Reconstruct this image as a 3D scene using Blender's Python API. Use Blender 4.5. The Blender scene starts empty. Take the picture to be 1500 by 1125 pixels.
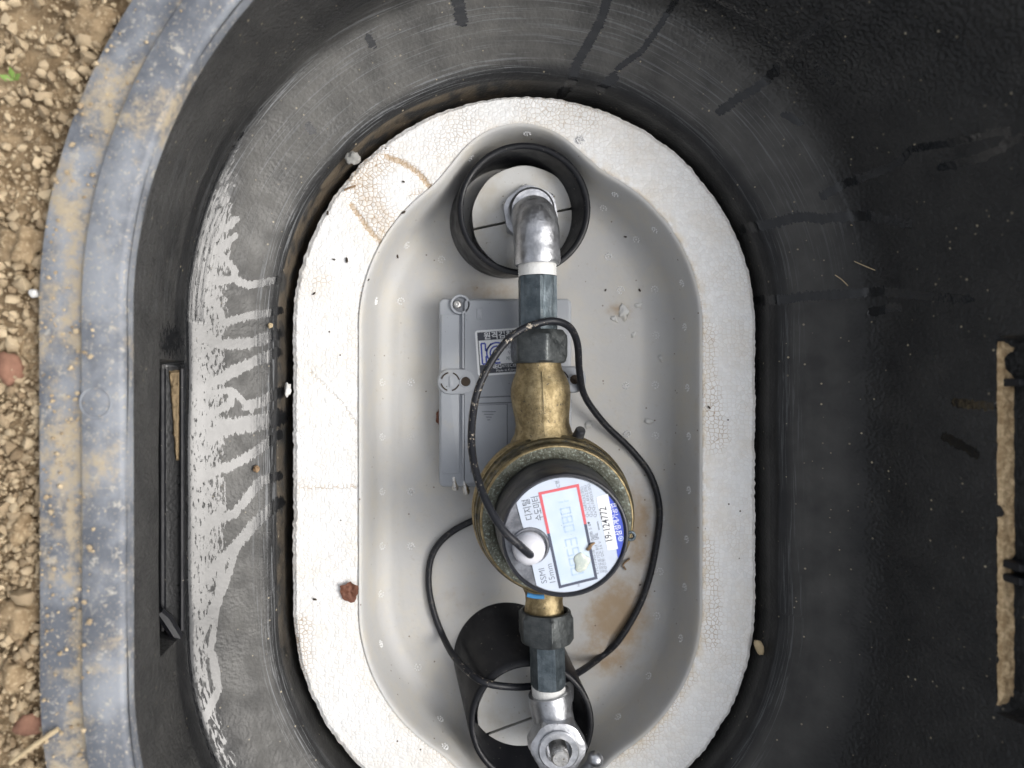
import bpy, math, random
import numpy as np
from mathutils import Matrix, Vector, noise as mn

random.seed(7); rng = np.random.default_rng(7)
sc = bpy.context.scene
C = sc.collection
R = math.radians

# ------------------------------------------------------------------ camera, sky, sun, exposure
F_PX, CAM_H = 1083.0, 0.54          # focal length in reference pixels, height over the foam top (metres)
NX, NY = 650.0, 560.0               # reference pixel straight below the lens
cam_d = bpy.data.cameras.new('camera'); cam = bpy.data.objects.new('camera', cam_d); C.objects.link(cam)
cam.location = (0, 0, CAM_H); cam.rotation_euler = (0, 0, 0)
cam_d.sensor_width = 36; cam_d.lens = 36 * F_PX / 1500
cam_d.shift_x = (750 - NX) / 1500; cam_d.shift_y = (NY - 562.5) / 1500
cam_d.clip_start = 0.01; cam_d.clip_end = 500
cam_d.dof.use_dof = True; cam_d.dof.focus_distance = 0.515; cam_d.dof.aperture_fstop = 4.2
sc.camera = cam

SUN_EL, SUN_AZ = 47.0, -6.0         # azimuth measured from +X towards +Y
world = bpy.data.worlds.new('World'); sc.world = world; world.use_nodes = True
wn = world.node_tree; wn.nodes.clear()
sky = wn.nodes.new('ShaderNodeTexSky'); sky.sky_type = 'NISHITA'; sky.sun_disc = False
sky.sun_elevation = R(SUN_EL); sky.sun_rotation = R(90 - SUN_AZ)
sky.air_density = 1.0; sky.dust_density = 4.0; sky.ozone_density = 1.0
hs = wn.nodes.new('ShaderNodeHueSaturation'); hs.inputs['Saturation'].default_value = 0.20
bg = wn.nodes.new('ShaderNodeBackground'); bg.inputs['Strength'].default_value = 0.15
wo = wn.nodes.new('ShaderNodeOutputWorld')
wn.links.new(sky.outputs[0], hs.inputs['Color']); wn.links.new(hs.outputs[0], bg.inputs[0]); wn.links.new(bg.outputs[0], wo.inputs[0])

sun_d = bpy.data.lights.new('sun', 'SUN'); sun = bpy.data.objects.new('sun', sun_d); C.objects.link(sun)
sun_d.energy = 0.68; sun_d.angle = R(29); sun_d.color = (1.0, 0.95, 0.88)
sv = Vector((math.cos(R(SUN_EL)) * math.cos(R(SUN_AZ)), math.cos(R(SUN_EL)) * math.sin(R(SUN_AZ)), math.sin(R(SUN_EL))))
sun.rotation_euler = sv.to_track_quat('Z', 'Y').to_euler(); sun.location = sv * 3

sc.view_settings.view_transform = 'Standard'; sc.view_settings.look = 'None'
sc.view_settings.gamma = 1.0; sc.view_settings.use_curve_mapping = False
sc.view_settings.exposure = 0.70
sc.render.engine = 'CYCLES'
sc.cycles.use_denoising = True
sc.cycles.max_bounces = 4; sc.cycles.diffuse_bounces = 3; sc.cycles.glossy_bounces = 3
sc.cycles.use_adaptive_sampling = True; sc.cycles.adaptive_threshold = 0.03
sc.cycles.caustics_reflective = False; sc.cycles.caustics_refractive = False

# ------------------------------------------------------------------ helpers
def S(z): return F_PX / (CAM_H - z)
def P(px, py, z=0.0):
    """reference point seen at a height -> place in the scene"""
    s = S(z); return Vector(((px - NX) / s, (NY - py) / s, z))
def PX(v):
    s = F_PX / (CAM_H - v[..., 2]); return NX + v[..., 0] * s, NY - v[..., 1] * s
def smooth(e0, e1, x):
    t = np.clip((x - e0) / (e1 - e0), 0, 1); return t * t * (3 - 2 * t)

def mesh(name, verts, faces, mat, parent=None, angle=35, uv=None, attrs=None):
    me = bpy.data.meshes.new(name)
    me.from_pydata([tuple(v) for v in np.asarray(verts).reshape(-1, 3)] if not isinstance(verts, list) else verts, [], faces)
    return finish(name, me, mat, parent, angle, attrs)

def finish(name, me, mat, parent=None, angle=35, attrs=None):
    me.polygons.foreach_set('use_smooth', [True] * len(me.polygons))
    if angle is not None and angle < 179:
        me.set_sharp_from_angle(angle=R(angle))
    if attrs:
        for k, a in attrs.items():
            at = me.attributes.new(k, 'FLOAT', 'POINT'); at.data.foreach_set('value', np.asarray(a, dtype=np.float32).ravel())
    if mat: me.materials.append(mat)
    me.update()
    o = bpy.data.objects.new(name, me); C.objects.link(o)
    if parent is not None: adopt(o, parent)
    return o

def adopt(o, parent):
    o.parent = parent
    o.matrix_parent_inverse = Matrix.Translation(-parent.location) if parent.parent is None and parent.type == 'EMPTY' else Matrix.Identity(4)

def grid(name, V, mat, parent=None, closed=False, angle=60, attrs=None, flip=False):
    """V: (n rows, m columns, 3); closed joins the last column to the first"""
    n, m, _ = V.shape
    i = np.arange(n - 1)[:, None]; j = np.arange(m if closed else m - 1)[None, :]
    j2 = (j + 1) % m
    f = np.stack([np.broadcast_to(i * m + j, (n - 1, j.shape[1])), i * m + j2, (i + 1) * m + j2, np.broadcast_to((i + 1) * m + j, (n - 1, j.shape[1]))], -1).reshape(-1, 4)
    if flip: f = f[:, ::-1]
    me = bpy.data.meshes.new(name)
    me.vertices.add(n * m); me.vertices.foreach_set('co', V.astype(np.float32).ravel())
    nf = len(f)
    me.loops.add(nf * 4); me.loops.foreach_set('vertex_index', f.astype(np.int32).ravel())
    me.polygons.add(nf); me.polygons.foreach_set('loop_start', np.arange(0, nf * 4, 4, dtype=np.int32))
    me.update(calc_edges=True); me.validate()
    return finish(name, me, mat, parent, angle, attrs)

class MB:
    """collects shapes into one mesh"""
    def __init__(self): self.v = []; self.f = []
    def add(self, verts, faces, M=None):
        b = len(self.v)
        for p in verts:
            p = Vector(p); self.v.append(tuple(M @ p) if M else tuple(p))
        self.f += [tuple(b + k for k in q) for q in faces]
    def lathe(self, prof, M=None, n=48, hexr=None, rot=0.0, cap0=True, cap1=True):
        """prof: (r, z) pairs round local Z; hexr = across-flats half width clips the section to a hexagon"""
        vs = []; fs = []
        for r, z in prof:
            for k in range(n):
                a = 2 * math.pi * k / n
                rr = r
                if hexr:
                    d = (a - rot + math.pi / 6) % (math.pi / 3) - math.pi / 6
                    rr = min(r, hexr / math.cos(d))
                vs.append((rr * math.cos(a), rr * math.sin(a), z))
        for i in range(len(prof) - 1):
            for k in range(n):
                k2 = (k + 1) % n
                fs.append((i * n + k, i * n + k2, (i + 1) * n + k2, (i + 1) * n + k))
        if cap0 and prof[0][0] > 1e-6: fs.append(tuple(range(n - 1, -1, -1)))
        if cap1 and prof[-1][0] > 1e-6: fs.append(tuple((len(prof) - 1) * n + k for k in range(n)))
        self.add(vs, fs, M); return self
    def box(self, x0, x1, y0, y1, z0, z1, bev=0.0, M=None, n=4):
        """box with rounded vertical corners and a chamfered top"""
        if bev <= 0:
            self.add([(x0, y0, z0), (x1, y0, z0), (x1, y1, z0), (x0, y1, z0), (x0, y0, z1), (x1, y0, z1), (x1, y1, z1), (x0, y1, z1)],
                     [(3, 2, 1, 0), (4, 5, 6, 7), (0, 1, 5, 4), (1, 2, 6, 5), (2, 3, 7, 6), (3, 0, 4, 7)], M); return self
        def ring(ins, z):
            r = max(bev - ins, bev * 0.3); out = []
            for cx, cy, a0 in ((x1 - ins - r, y1 - ins - r, 0), (x0 + ins + r, y1 - ins - r, 90), (x0 + ins + r, y0 + ins + r, 180), (x1 - ins - r, y0 + ins + r, 270)):
                for k in range(n + 1):
                    a = R(a0 + 90 * k / n); out.append((cx + r * math.cos(a), cy + r * math.sin(a), z))
            return out
        c = min(bev * 0.5, (z1 - z0) * 0.45)
        rings = [ring(0, z0), ring(0, z1 - c), ring(c * 0.3, z1 - c * 0.3), ring(c, z1)]
        m = len(rings[0]); vs = sum(rings, []); fs = [tuple(range(m - 1, -1, -1)), tuple(3 * m + k for k in range(m))]
        for i in range(3):
            for k in range(m): fs.append((i * m + k, i * m + (k + 1) % m, (i + 1) * m + (k + 1) % m, (i + 1) * m + k))
        self.add(vs, fs, M); return self
    def tube(self, pts, rad, n=12, M=None, caps=True):
        pts = [Vector(p) for p in pts]; m = len(pts)
        rads = rad if hasattr(rad, '__len__') else [rad] * m
        up = None; vs = []; fs = []
        for i, p in enumerate(pts):
            t = (pts[min(i + 1, m - 1)] - pts[max(i - 1, 0)]).normalized()
            if up is None: up = t.orthogonal().normalized()
            up = (up - t * up.dot(t)).normalized(); s = t.cross(up)
            for k in range(n):
                a = 2 * math.pi * k / n; vs.append(p + (up * math.cos(a) + s * math.sin(a)) * rads[i])
        for i in range(m - 1):
            for k in range(n): fs.append((i * n + k, i * n + (k + 1) % n, (i + 1) * n + (k + 1) % n, (i + 1) * n + k))
        if caps: fs += [tuple(range(n - 1, -1, -1)), tuple((m - 1) * n + k for k in range(n))]
        self.add(vs, fs, M); return self
    def build(self, name, mat, parent=None, angle=35, attrs=None):
        return mesh(name, self.v, self.f, mat, parent, angle, attrs=attrs)

def axisM(p, q, up=(0, 0, 1)):
    """matrix whose local Z runs from p to q, local X as near to `up` as it can"""
    p = Vector(p); q = Vector(q); z = (q - p).normalized(); x = Vector(up); x = (x - z * x.dot(z))
    if x.length < 1e-6: x = z.orthogonal()
    x.normalize(); y = z.cross(x)
    M = Matrix((x, y, z)).transposed().to_4x4(); M.translation = p
    return M

def spline(pts, k=10):
    pts = [Vector(p) for p in pts]; out = []
    q = [pts[0] * 2 - pts[1]] + pts + [pts[-1] * 2 - pts[-2]]
    for i in range(1, len(q) - 2):
        a, b, c, d = q[i - 1:i + 3]
        for j in range(k):
            t = j / k
            out.append(0.5 * ((2 * b) + (c - a) * t + (2 * a - 5 * b + 4 * c - d) * t * t + (3 * b - a - 3 * c + d) * t ** 3))
    out.append(pts[-1]); return out

def tag(o, label=None, cat=None, group=None, kind=None):
    if label: o['label'] = label
    if cat: o['category'] = cat
    if group: o['group'] = group
    if kind: o['kind'] = kind
    return o
def thing(name, label, cat, loc=(0, 0, 0), group=None):
    o = bpy.data.objects.new(name, None); C.objects.link(o); o.location = loc; o.empty_display_size = 0.01
    return tag(o, label, cat, group)

# ------------------------------------------------------------------ materials
class NT:
    def __init__(self, name):
        self.m = bpy.data.materials.new(name); self.m.use_nodes = True
        self.t = self.m.node_tree; self.b = self.t.nodes['Principled BSDF']
        self.co = self.n('ShaderNodeTexCoord').outputs['Object']
    def n(self, typ, **kw):
        nd = self.t.nodes.new(typ)
        for k, v in kw.items(): setattr(nd, k, v)
        return nd
    def l(self, a, b): self.t.links.new(a, b)
    def val(self, s, x):
        if isinstance(x, (int, float)): s.default_value = x
        elif isinstance(x, tuple): s.default_value = (*x, 1) if len(x) == 3 else x
        else: self.l(x, s)
    def noise(self, scale, detail=3, rough=0.55, vec=None, dist=0.0):
        nd = self.n('ShaderNodeTexNoise'); nd.inputs['Scale'].default_value = scale; nd.inputs['Detail'].default_value = detail
        nd.inputs['Roughness'].default_value = rough; nd.inputs['Distortion'].default_value = dist
        self.l(vec or self.co, nd.inputs['Vector']); return nd.outputs['Fac']
    def voro(self, scale, feature='F1', out='Distance', vec=None, rnd=1.0):
        nd = self.n('ShaderNodeTexVoronoi', feature=feature); nd.inputs['Scale'].default_value = scale; nd.inputs['Randomness'].default_value = rnd
        self.l(vec or self.co, nd.inputs['Vector']); return nd.outputs[out]
    def mapv(self, scale, vec=None):
        nd = self.n('ShaderNodeMapping'); nd.inputs['Scale'].default_value = scale; self.l(vec or self.co, nd.inputs['Vector']); return nd.outputs[0]
    def attr(self, name): return self.n('ShaderNodeAttribute', attribute_name=name).outputs['Fac']
    def math(self, op, a, b=0.0, clamp=False):
        nd = self.n('ShaderNodeMath', operation=op, use_clamp=clamp); self.val(nd.inputs[0], a); self.val(nd.inputs[1], b); return nd.outputs[0]
    def ramp(self, x, lo, hi, a=0.0, b=1.0):
        nd = self.n('ShaderNodeMapRange', interpolation_type='SMOOTHSTEP'); self.val(nd.inputs['Value'], x)
        for k, v in zip(('From Min', 'From Max', 'To Min', 'To Max'), (lo, hi, a, b)): nd.inputs[k].default_value = v
        return nd.outputs['Result']
    def mix(self, f, a, b):
        nd = self.n('ShaderNodeMix', data_type='RGBA'); self.val(nd.inputs[0], f); self.val(nd.inputs[6], a); self.val(nd.inputs[7], b); return nd.outputs[2]
    def fmix(self, f, a, b):
        nd = self.n('ShaderNodeMix', data_type='FLOAT'); self.val(nd.inputs[0], f); self.val(nd.inputs[2], a); self.val(nd.inputs[3], b); return nd.outputs[0]
    def bump(self, h, strength=0.5, dist=0.001, prev=None):
        nd = self.n('ShaderNodeBump'); self.val(nd.inputs['Strength'], strength); nd.inputs['Distance'].default_value = dist
        self.l(h, nd.inputs['Height'])
        if prev: self.l(prev, nd.inputs['Normal'])
        return nd.outputs[0]
    def out(self, color=None, rough=None, metal=None, normal=None, spec=None, **kw):
        b = self.b
        for k, v in (('Base Color', color), ('Roughness', rough), ('Metallic', metal), ('Specular IOR Level', spec), ('Normal', normal)):
            if v is not None: self.val(b.inputs[k], v)
        for k, v in kw.items(): self.val(b.inputs[k.replace('_', ' ')], v)
        return self.m

def plain(name, col, rough=0.5, metal=0.0, **kw):
    return NT(name).out(col, rough, metal, **kw)

M = {}
# black box plastic: dry and dusty with some painted sheen, glossy where water runs
t = NT('black_plastic')
wet0 = t.attr('wet'); scratch_sheen = t.attr('scratch'); dust_sheen = t.attr('dust'); peb = t.attr('pebble')

wcm = t.n('ShaderNodeCombineXYZ'); t.l(t.math('MULTIPLY', t.n('ShaderNodeAttribute', attribute_name='along').outputs['Fac'], 190.0), wcm.inputs[0]); t.l(t.math('MULTIPLY', t.n('ShaderNodeAttribute', attribute_name='across').outputs['Fac'], 560.0), wcm.inputs[1])
wetf = t.math('ADD', wet0, t.math('MULTIPLY', t.math('SUBTRACT', t.noise(1.0, 4, 0.66, vec=wcm.outputs[0]), 0.5), 1.3))
wet = t.ramp(wetf, 0.40, 0.46)
big = t.attr('mottle')
dry = t.mix(big, (0.012, 0.0125, 0.0135), (0.028, 0.028, 0.028))
dry = t.mix(t.math('MULTIPLY', dust_sheen, t.math('ADD', 0.35, t.math('MULTIPLY', t.attr('mottle'), 0.65))), dry, (0.125, 0.121, 0.112))  # dust grey, with slope sheen painted into the same colour
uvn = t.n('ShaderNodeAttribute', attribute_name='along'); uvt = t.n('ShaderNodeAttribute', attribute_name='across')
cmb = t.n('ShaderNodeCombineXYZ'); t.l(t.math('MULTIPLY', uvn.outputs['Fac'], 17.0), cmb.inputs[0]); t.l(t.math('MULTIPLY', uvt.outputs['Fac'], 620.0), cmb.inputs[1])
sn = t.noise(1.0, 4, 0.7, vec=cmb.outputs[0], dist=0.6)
scrm = t.math('MULTIPLY', scratch_sheen, t.ramp(sn, 0.53, 0.62))
dry = t.mix(t.math('MULTIPLY', scrm, 0.85), dry, (0.17, 0.175, 0.18))  # pale scratches, plus the painted reflection along the upper ridge
dry = t.mix(t.math('MULTIPLY', t.attr('mud_light'), t.ramp(t.attr('mottle2'), 0.25, 0.6)), dry, (0.16, 0.125, 0.085))  # brown dirt in the gap, lightened to paint in light falling there
sp = t.n('ShaderNodeTexVoronoi', feature='F1'); sp.inputs['Scale'].default_value = 210; t.l(t.co, sp.inputs['Vector'])
sepc = t.n('ShaderNodeSeparateColor'); t.l(sp.outputs['Color'], sepc.inputs[0])
speck = t.math('MULTIPLY', t.ramp(t.math('ADD', sp.outputs['Distance'], t.math('MULTIPLY', sepc.outputs[2], 0.10)), 0.20, 0.12), t.ramp(sepc.outputs[0], 0.70, 0.73))
dry = t.mix(t.math('MULTIPLY', speck, t.math('ADD', 0.25, t.math('MULTIPLY', sepc.outputs[1], 0.75))), dry, (0.36, 0.31, 0.22))
col = t.mix(wet, dry, (0.012, 0.0125, 0.0135))
rgh = t.fmix(wet, t.ramp(t.attr('mottle2'), 0.3, 0.75, 0.33, 0.48), t.ramp(t.attr('mottle2'), 0.3, 0.75, 0.07, 0.17))
pb = t.noise(430, 1, 0.4)
b2 = t.bump(pb, t.math('MULTIPLY', peb, t.math('SUBTRACT', 0.95, t.math('MULTIPLY', wet, 0.85))), 0.0020)
b3 = t.bump(t.math('MULTIPLY', sn, scratch_sheen), 0.35, 0.0012, b2)
M['box'] = t.out(col, rgh, 0, b3, t.fmix(wet, 0.24, 0.50))

t = NT('weathered_rim_plastic')
a = t.ramp(t.noise(26, 6, 0.62), 0.38, 0.66); d = t.ramp(t.math('ADD', t.noise(23, 6, 0.7), t.math('MULTIPLY', t.attr('dust'), 0.18)), 0.54, 0.68)
g = t.noise(160, 4, 0.7)
c0 = t.mix(a, (0.115, 0.125, 0.145), (0.255, 0.27, 0.295))
c0 = t.mix(t.ramp(g, 0.56, 0.70), c0, (0.40, 0.38, 0.34))
c0 = t.mix(t.math('MULTIPLY', d, t.ramp(g, 0.3, 0.6)), c0, (0.40, 0.33, 0.23))
c0 = t.mix(t.ramp(t.noise(520, 3, 0.7), 0.58, 0.68), c0, (0.42, 0.37, 0.29))
M['rim'] = t.out(c0, 0.62, 0, t.bump(g, 0.4, 0.001))

t = NT('dry_soil')
n = t.noise(55, 6, 0.65); n3 = t.noise(420, 4, 0.7)
c0 = t.mix(t.ramp(n, 0.3, 0.7), (0.20, 0.14, 0.08), (0.40, 0.30, 0.185))
c0 = t.mix(t.ramp(n3, 0.52, 0.75), c0, (0.58, 0.47, 0.31))
M['soil'] = t.out(c0, 0.95, 0, t.bump(n3, 0.9, 0.0015), 0.15)
t = NT('soil_grains')
oi = t.n('ShaderNodeAttribute', attribute_name='tone').outputs['Fac']
c0 = t.mix(oi, (0.17, 0.115, 0.065), (0.56, 0.45, 0.30))
c0 = t.mix(t.math('MULTIPLY', t.noise(300, 5, 0.7), 0.5), c0, (0.45, 0.36, 0.24))
M['grains'] = t.out(c0, 0.95, 0, t.bump(t.noise(700, 3), 0.6, 0.001), 0.15)
t = NT('damp_sand')
n = t.noise(240, 6, 0.7)
c0 = t.mix(t.ramp(n, 0.35, 0.7), (0.38, 0.26, 0.14), (0.74, 0.56, 0.34))
M['sand'] = t.out(c0, 0.9, 0, t.bump(t.noise(900, 3), 0.8, 0.0012), 0.2)
t = NT('clay_dust'); M['clay'] = t.out(t.mix(t.noise(200, 5, 0.7), (0.12, 0.09, 0.055), (0.36, 0.27, 0.16)), 0.95, 0, t.bump(t.noise(700, 3), 0.6, 0.001), 0.1)
def stone(name, a, b):
    t = NT(name); return t.out(t.mix(t.noise(190, 5, 0.6), a, b), 0.85, 0, t.bump(t.noise(420, 4), 0.6, 0.001), 0.3)
M['red_stone'] = stone('reddish_stone', (0.16, 0.075, 0.05), (0.33, 0.18, 0.12))
M['grey_stone'] = stone('grey_stone', (0.22, 0.22, 0.21), (0.42, 0.41, 0.38))
M['tan_stone'] = stone('tan_clod', (0.24, 0.165, 0.09), (0.50, 0.37, 0.22))
M['white_stone'] = stone('pale_chip', (0.55, 0.54, 0.52), (0.75, 0.74, 0.70))

# polystyrene
t = NT('polystyrene_beads')
dirt = t.attr('dirt'); edge = t.attr('edge')
wob = t.n('ShaderNodeVectorMath', operation='ADD')
nv = t.n('ShaderNodeTexNoise'); nv.inputs['Scale'].default_value = 90; t.l(t.co, nv.inputs['Vector'])
sc3 = t.n('ShaderNodeVectorMath', operation='SCALE'); t.l(nv.outputs['Color'], sc3.inputs[0]); sc3.inputs['Scale'].default_value = 0.004
t.l(t.co, wob.inputs[0]); t.l(sc3.outputs[0], wob.inputs[1])
flat = t.mapv((1, 1, 0.6), wob.outputs[0])
ve = t.voro(320, 'DISTANCE_TO_EDGE', vec=flat, rnd=0.75)
vc = t.n('ShaderNodeTexVoronoi', feature='F1'); vc.inputs['Scale'].default_value = 320; vc.inputs['Randomness'].default_value = 0.75; t.l(flat, vc.inputs['Vector'])
sepb = t.n('ShaderNodeSeparateColor'); t.l(vc.outputs['Color'], sepb.inputs[0])
joint = t.ramp(ve, 0.10, 0.0)
ptch = t.ramp(t.noise(16, 5, 0.7), 0.38, 0.70)
base = t.mix(sepb.outputs[0], (0.81, 0.81, 0.80), (0.88, 0.88, 0.87))
dm = t.math('ADD', dirt, t.math('MULTIPLY', ptch, 0.16))
base = t.mix(t.math('MULTIPLY', joint, t.math('ADD', t.ramp(t.noise(45, 3), 0.35, 0.7, 0.03, 0.13), t.math('MULTIPLY', dm, 1.3)), True), base, (0.34, 0.22, 0.11))
stain = t.ramp(t.math('ADD', dirt, t.math('MULTIPLY', t.math('SUBTRACT', t.noise(190, 5, 0.7), 0.5), 0.9)), 0.42, 1.0)
base = t.mix(t.math('MULTIPLY', stain, 0.7), base, (0.44, 0.29, 0.15))
base = t.mix(t.math('MULTIPLY', t.ramp(t.noise(24, 5, 0.7), 0.40, 0.75), 0.24), base, (0.66, 0.52, 0.33))
base = t.mix(t.math('MULTIPLY', edge, t.ramp(t.noise(120, 4), 0.35, 0.7)), base, (0.66, 0.55, 0.38))
spk = t.n('ShaderNodeTexVoronoi', feature='F1'); spk.inputs['Scale'].default_value = 120; t.l(t.co, spk.inputs['Vector'])
sps = t.n('ShaderNodeSeparateColor'); t.l(spk.outputs['Color'], sps.inputs[0])
base = t.mix(t.math('MULTIPLY', t.ramp(spk.outputs['Distance'], 0.10, 0.06), t.ramp(sps.outputs[0], 0.90, 0.91)), base, (0.07, 0.045, 0.03))
M['foam'] = t.out(base, 0.75, 0, t.bump(t.ramp(ve, 0.0, 0.30), 0.32, 0.0007), 0.3, Subsurface_Weight=0.0)

t = NT('grey_liner')
st = t.attr('stain')
n = t.noise(9, 4, 0.6)
c0 = t.mix(t.ramp(n, 0.3, 0.7), (0.475, 0.472, 0.465), (0.525, 0.518, 0.50))
c0 = t.mix(t.math('MULTIPLY', t.ramp(t.noise(34, 6, 0.7), 0.40, 0.72), 0.6), c0, (0.56, 0.52, 0.44))
sm = t.ramp(t.math('ADD', st, t.math('MULTIPLY', t.math('SUBTRACT', t.noise(75, 6, 0.7), 0.5), 1.1)), 0.22, 0.95)
c0 = t.mix(t.math('MULTIPLY', sm, 0.85), c0, (0.34, 0.23, 0.12))
c0 = t.mix(t.math('MULTIPLY', t.ramp(t.noise(260, 4, 0.75), 0.60, 0.74), 0.45), c0, (0.36, 0.31, 0.24))
spk = t.n('ShaderNodeTexVoronoi', feature='F1'); spk.inputs['Scale'].default_value = 150; t.l(t.co, spk.inputs['Vector'])
sps = t.n('ShaderNodeSeparateColor'); t.l(spk.outputs['Color'], sps.inputs[0])
c0 = t.mix(t.math('MULTIPLY', t.ramp(spk.outputs['Distance'], 0.12, 0.06), t.ramp(sps.outputs[0], 0.78, 0.80)), c0, (0.13, 0.09, 0.06))
M['tray'] = t.out(c0, 0.55, 0, t.bump(t.noise(300, 4, 0.6), 0.25, 0.0007, t.bump(t.noise(45, 3), 0.35, 0.002)), 0.35)
M['vent'] = plain('moulded_dots', (0.78, 0.78, 0.78), 0.35)

t = NT('sleeve_plastic')
c0 = t.mix(t.ramp(t.noise(60, 5, 0.65), 0.5, 0.8), (0.009, 0.0095, 0.012), (0.026, 0.026, 0.028))
c0 = t.mix(t.ramp(t.noise(420, 3), 0.70, 0.74), c0, (0.25, 0.22, 0.18))
M['sleeve'] = t.out(c0, t.ramp(t.noise(90, 4), 0.3, 0.7, 0.28, 0.5), 0, t.bump(t.noise(250, 4), 0.15, 0.0006), 0.32)
t = NT('plug_foam')
c0 = t.mix(t.ramp(t.noise(45, 5, 0.6), 0.4, 0.75), (0.60, 0.60, 0.585), (0.52, 0.49, 0.43))
c0 = t.mix(t.ramp(t.noise(380, 3), 0.69, 0.74), c0, (0.22, 0.17, 0.10))
M['plug'] = t.out(c0, 0.8, 0, t.bump(t.noise(500, 3), 0.25, 0.0005), 0.2)

def metal(name, a, b, c=None, s1=150, rough=(0.3, 0.55), bump=0.4, bs=260, met=1.0, cthr=(0.58, 0.68), cs=330):
    t = NT(name)
    col = t.mix(t.ramp(t.noise(s1, 5, 0.65), 0.35, 0.68), a, b)
    mt = met
    if c:
        f = t.ramp(t.noise(cs, 4, 0.7), *cthr); col = t.mix(f, col, c); mt = t.fmix(f, met, met * 0.25)
    return t.out(col, t.ramp(t.noise(s1 * 1.7, 4), 0.3, 0.7, *rough), mt, t.bump(t.noise(bs, 4, 0.6), bump, 0.001))
M['galv'] = metal('galvanised_iron', (0.42, 0.43, 0.45), (0.62, 0.63, 0.66), (0.20, 0.20, 0.21), 90, (0.32, 0.5), 0.55, 170, cthr=(0.62, 0.72), cs=260)
M['zinc'] = metal('dull_zinc', (0.075, 0.095, 0.108), (0.135, 0.162, 0.18), (0.33, 0.34, 0.33), 120, (0.35, 0.55), 0.3, 400, 0.75, (0.66, 0.74), 520)
M['nut'] = metal('dark_nut', (0.065, 0.072, 0.074), (0.11, 0.118, 0.118), (0.26, 0.24, 0.20), 120, (0.35, 0.55), 0.35, 420, 0.75, (0.68, 0.76), 430)
M['brass'] = metal('cast_brass', (0.23, 0.178, 0.095), (0.43, 0.345, 0.20), (0.07, 0.058, 0.04), 150, (0.36, 0.56), 0.45, 1300, 1.0, (0.57, 0.70), 420)
M['ring'] = metal('tarnished_bronze', (0.06, 0.055, 0.038), (0.21, 0.17, 0.095), (0.03, 0.03, 0.025), 110, (0.35, 0.55), 0.5, 300, 0.9, (0.55, 0.68), 210)
t = NT('verdigris_ring')
c0 = t.mix(t.ramp(t.noise(140, 4, 0.7), 0.35, 0.65), (0.075, 0.075, 0.055), (0.16, 0.165, 0.13))
c0 = t.mix(t.ramp(t.noise(620, 3, 0.7), 0.52, 0.70), c0, (0.34, 0.39, 0.34))
c0 = t.mix(t.ramp(t.noise(430, 3, 0.7), 0.60, 0.68), c0, (0.06, 0.055, 0.04))
M['verdigris'] = t.out(c0, 0.5, 0.35, t.bump(t.noise(600, 3), 0.6, 0.001))
M['housing'] = NT('dark_housing'); t = M['housing']
M['housing'] = t.out(t.mix(t.ramp(t.noise(80, 5, 0.65), 0.4, 0.75), (0.022, 0.024, 0.03), (0.075, 0.072, 0.065)), 0.42, 0, t.bump(t.noise(350, 3), 0.15, 0.0005))
M['black'] = plain('black_rubber', (0.012, 0.013, 0.018), 0.38)
t = NT('cable_sheath')
c0 = t.mix(t.math('MULTIPLY', t.attr('scuff'), t.ramp(t.noise(300, 5, 0.75), 0.58, 0.63)), (0.013, 0.014, 0.018), (0.55, 0.48, 0.38))
M['cable'] = t.out(c0, 0.42, spec=0.3)
t = NT('printed_face')
M['face'] = t.out(t.mix(t.ramp(t.noise(40, 4), 0.4, 0.8), (0.56, 0.62, 0.72), (0.50, 0.55, 0.63)), 0.25, 0, Coat_Weight=0.6, Coat_Roughness=0.06)
t = NT('grey_face_recess')
M['recess'] = t.out(t.mix(t.ramp(t.noise(90, 5, 0.65), 0.35, 0.7), (0.085, 0.09, 0.105), (0.24, 0.25, 0.28)), 0.5)
t = NT('display_glass')
c0 = t.mix(t.ramp(t.noise(55, 3), 0.35, 0.7), (0.52, 0.62, 0.74), (0.60, 0.68, 0.75))
c0 = t.mix(t.ramp(t.noise(420, 3, 0.7), 0.70, 0.74), c0, (0.25, 0.27, 0.24))
M['lcd'] = t.out(c0, 0.2, 0, Coat_Weight=0.8, Coat_Roughness=0.05)
M['ink'] = plain('dark_ink', (0.045, 0.05, 0.065), 0.5)
M['inkfaint'] = plain('display_segments', (0.42, 0.54, 0.68), 0.35)
M['ink2'] = plain('grey_ink', (0.16, 0.18, 0.22), 0.5)
M['red'] = plain('red_print', (0.62, 0.11, 0.13), 0.4)
M['frame'] = plain('dark_frame_print', (0.07, 0.08, 0.12), 0.4)
M['blue'] = plain('blue_print', (0.05, 0.09, 0.52), 0.35)
M['white'] = plain('white_print', (0.80, 0.81, 0.82), 0.45)
M['paleblue'] = plain('pale_blue_print', (0.55, 0.64, 0.86), 0.4)
t = NT('milky_plastic')
M['cap'] = t.out(t.mix(t.ramp(t.noise(60, 4), 0.5, 0.8), (0.66, 0.66, 0.70), (0.55, 0.52, 0.48)), 0.32)
t = NT('grey_enclosure')
c0 = t.mix(t.ramp(t.noise(30, 4), 0.3, 0.7), (0.315, 0.335, 0.365), (0.36, 0.375, 0.395))
c0 = t.mix(t.math('MULTIPLY', t.ramp(t.noise(70, 5, 0.7), 0.55, 0.8), 0.5), c0, (0.40, 0.37, 0.31))
c0 = t.mix(t.ramp(t.noise(480, 3), 0.71, 0.74), c0, (0.10, 0.085, 0.07))
M['enclosure'] = t.out(c0, 0.48, 0, t.bump(t.noise(600, 2), 0.12, 0.0004))
M['groove'] = plain('shadowed_groove', (0.17, 0.18, 0.20), 0.6)
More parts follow.
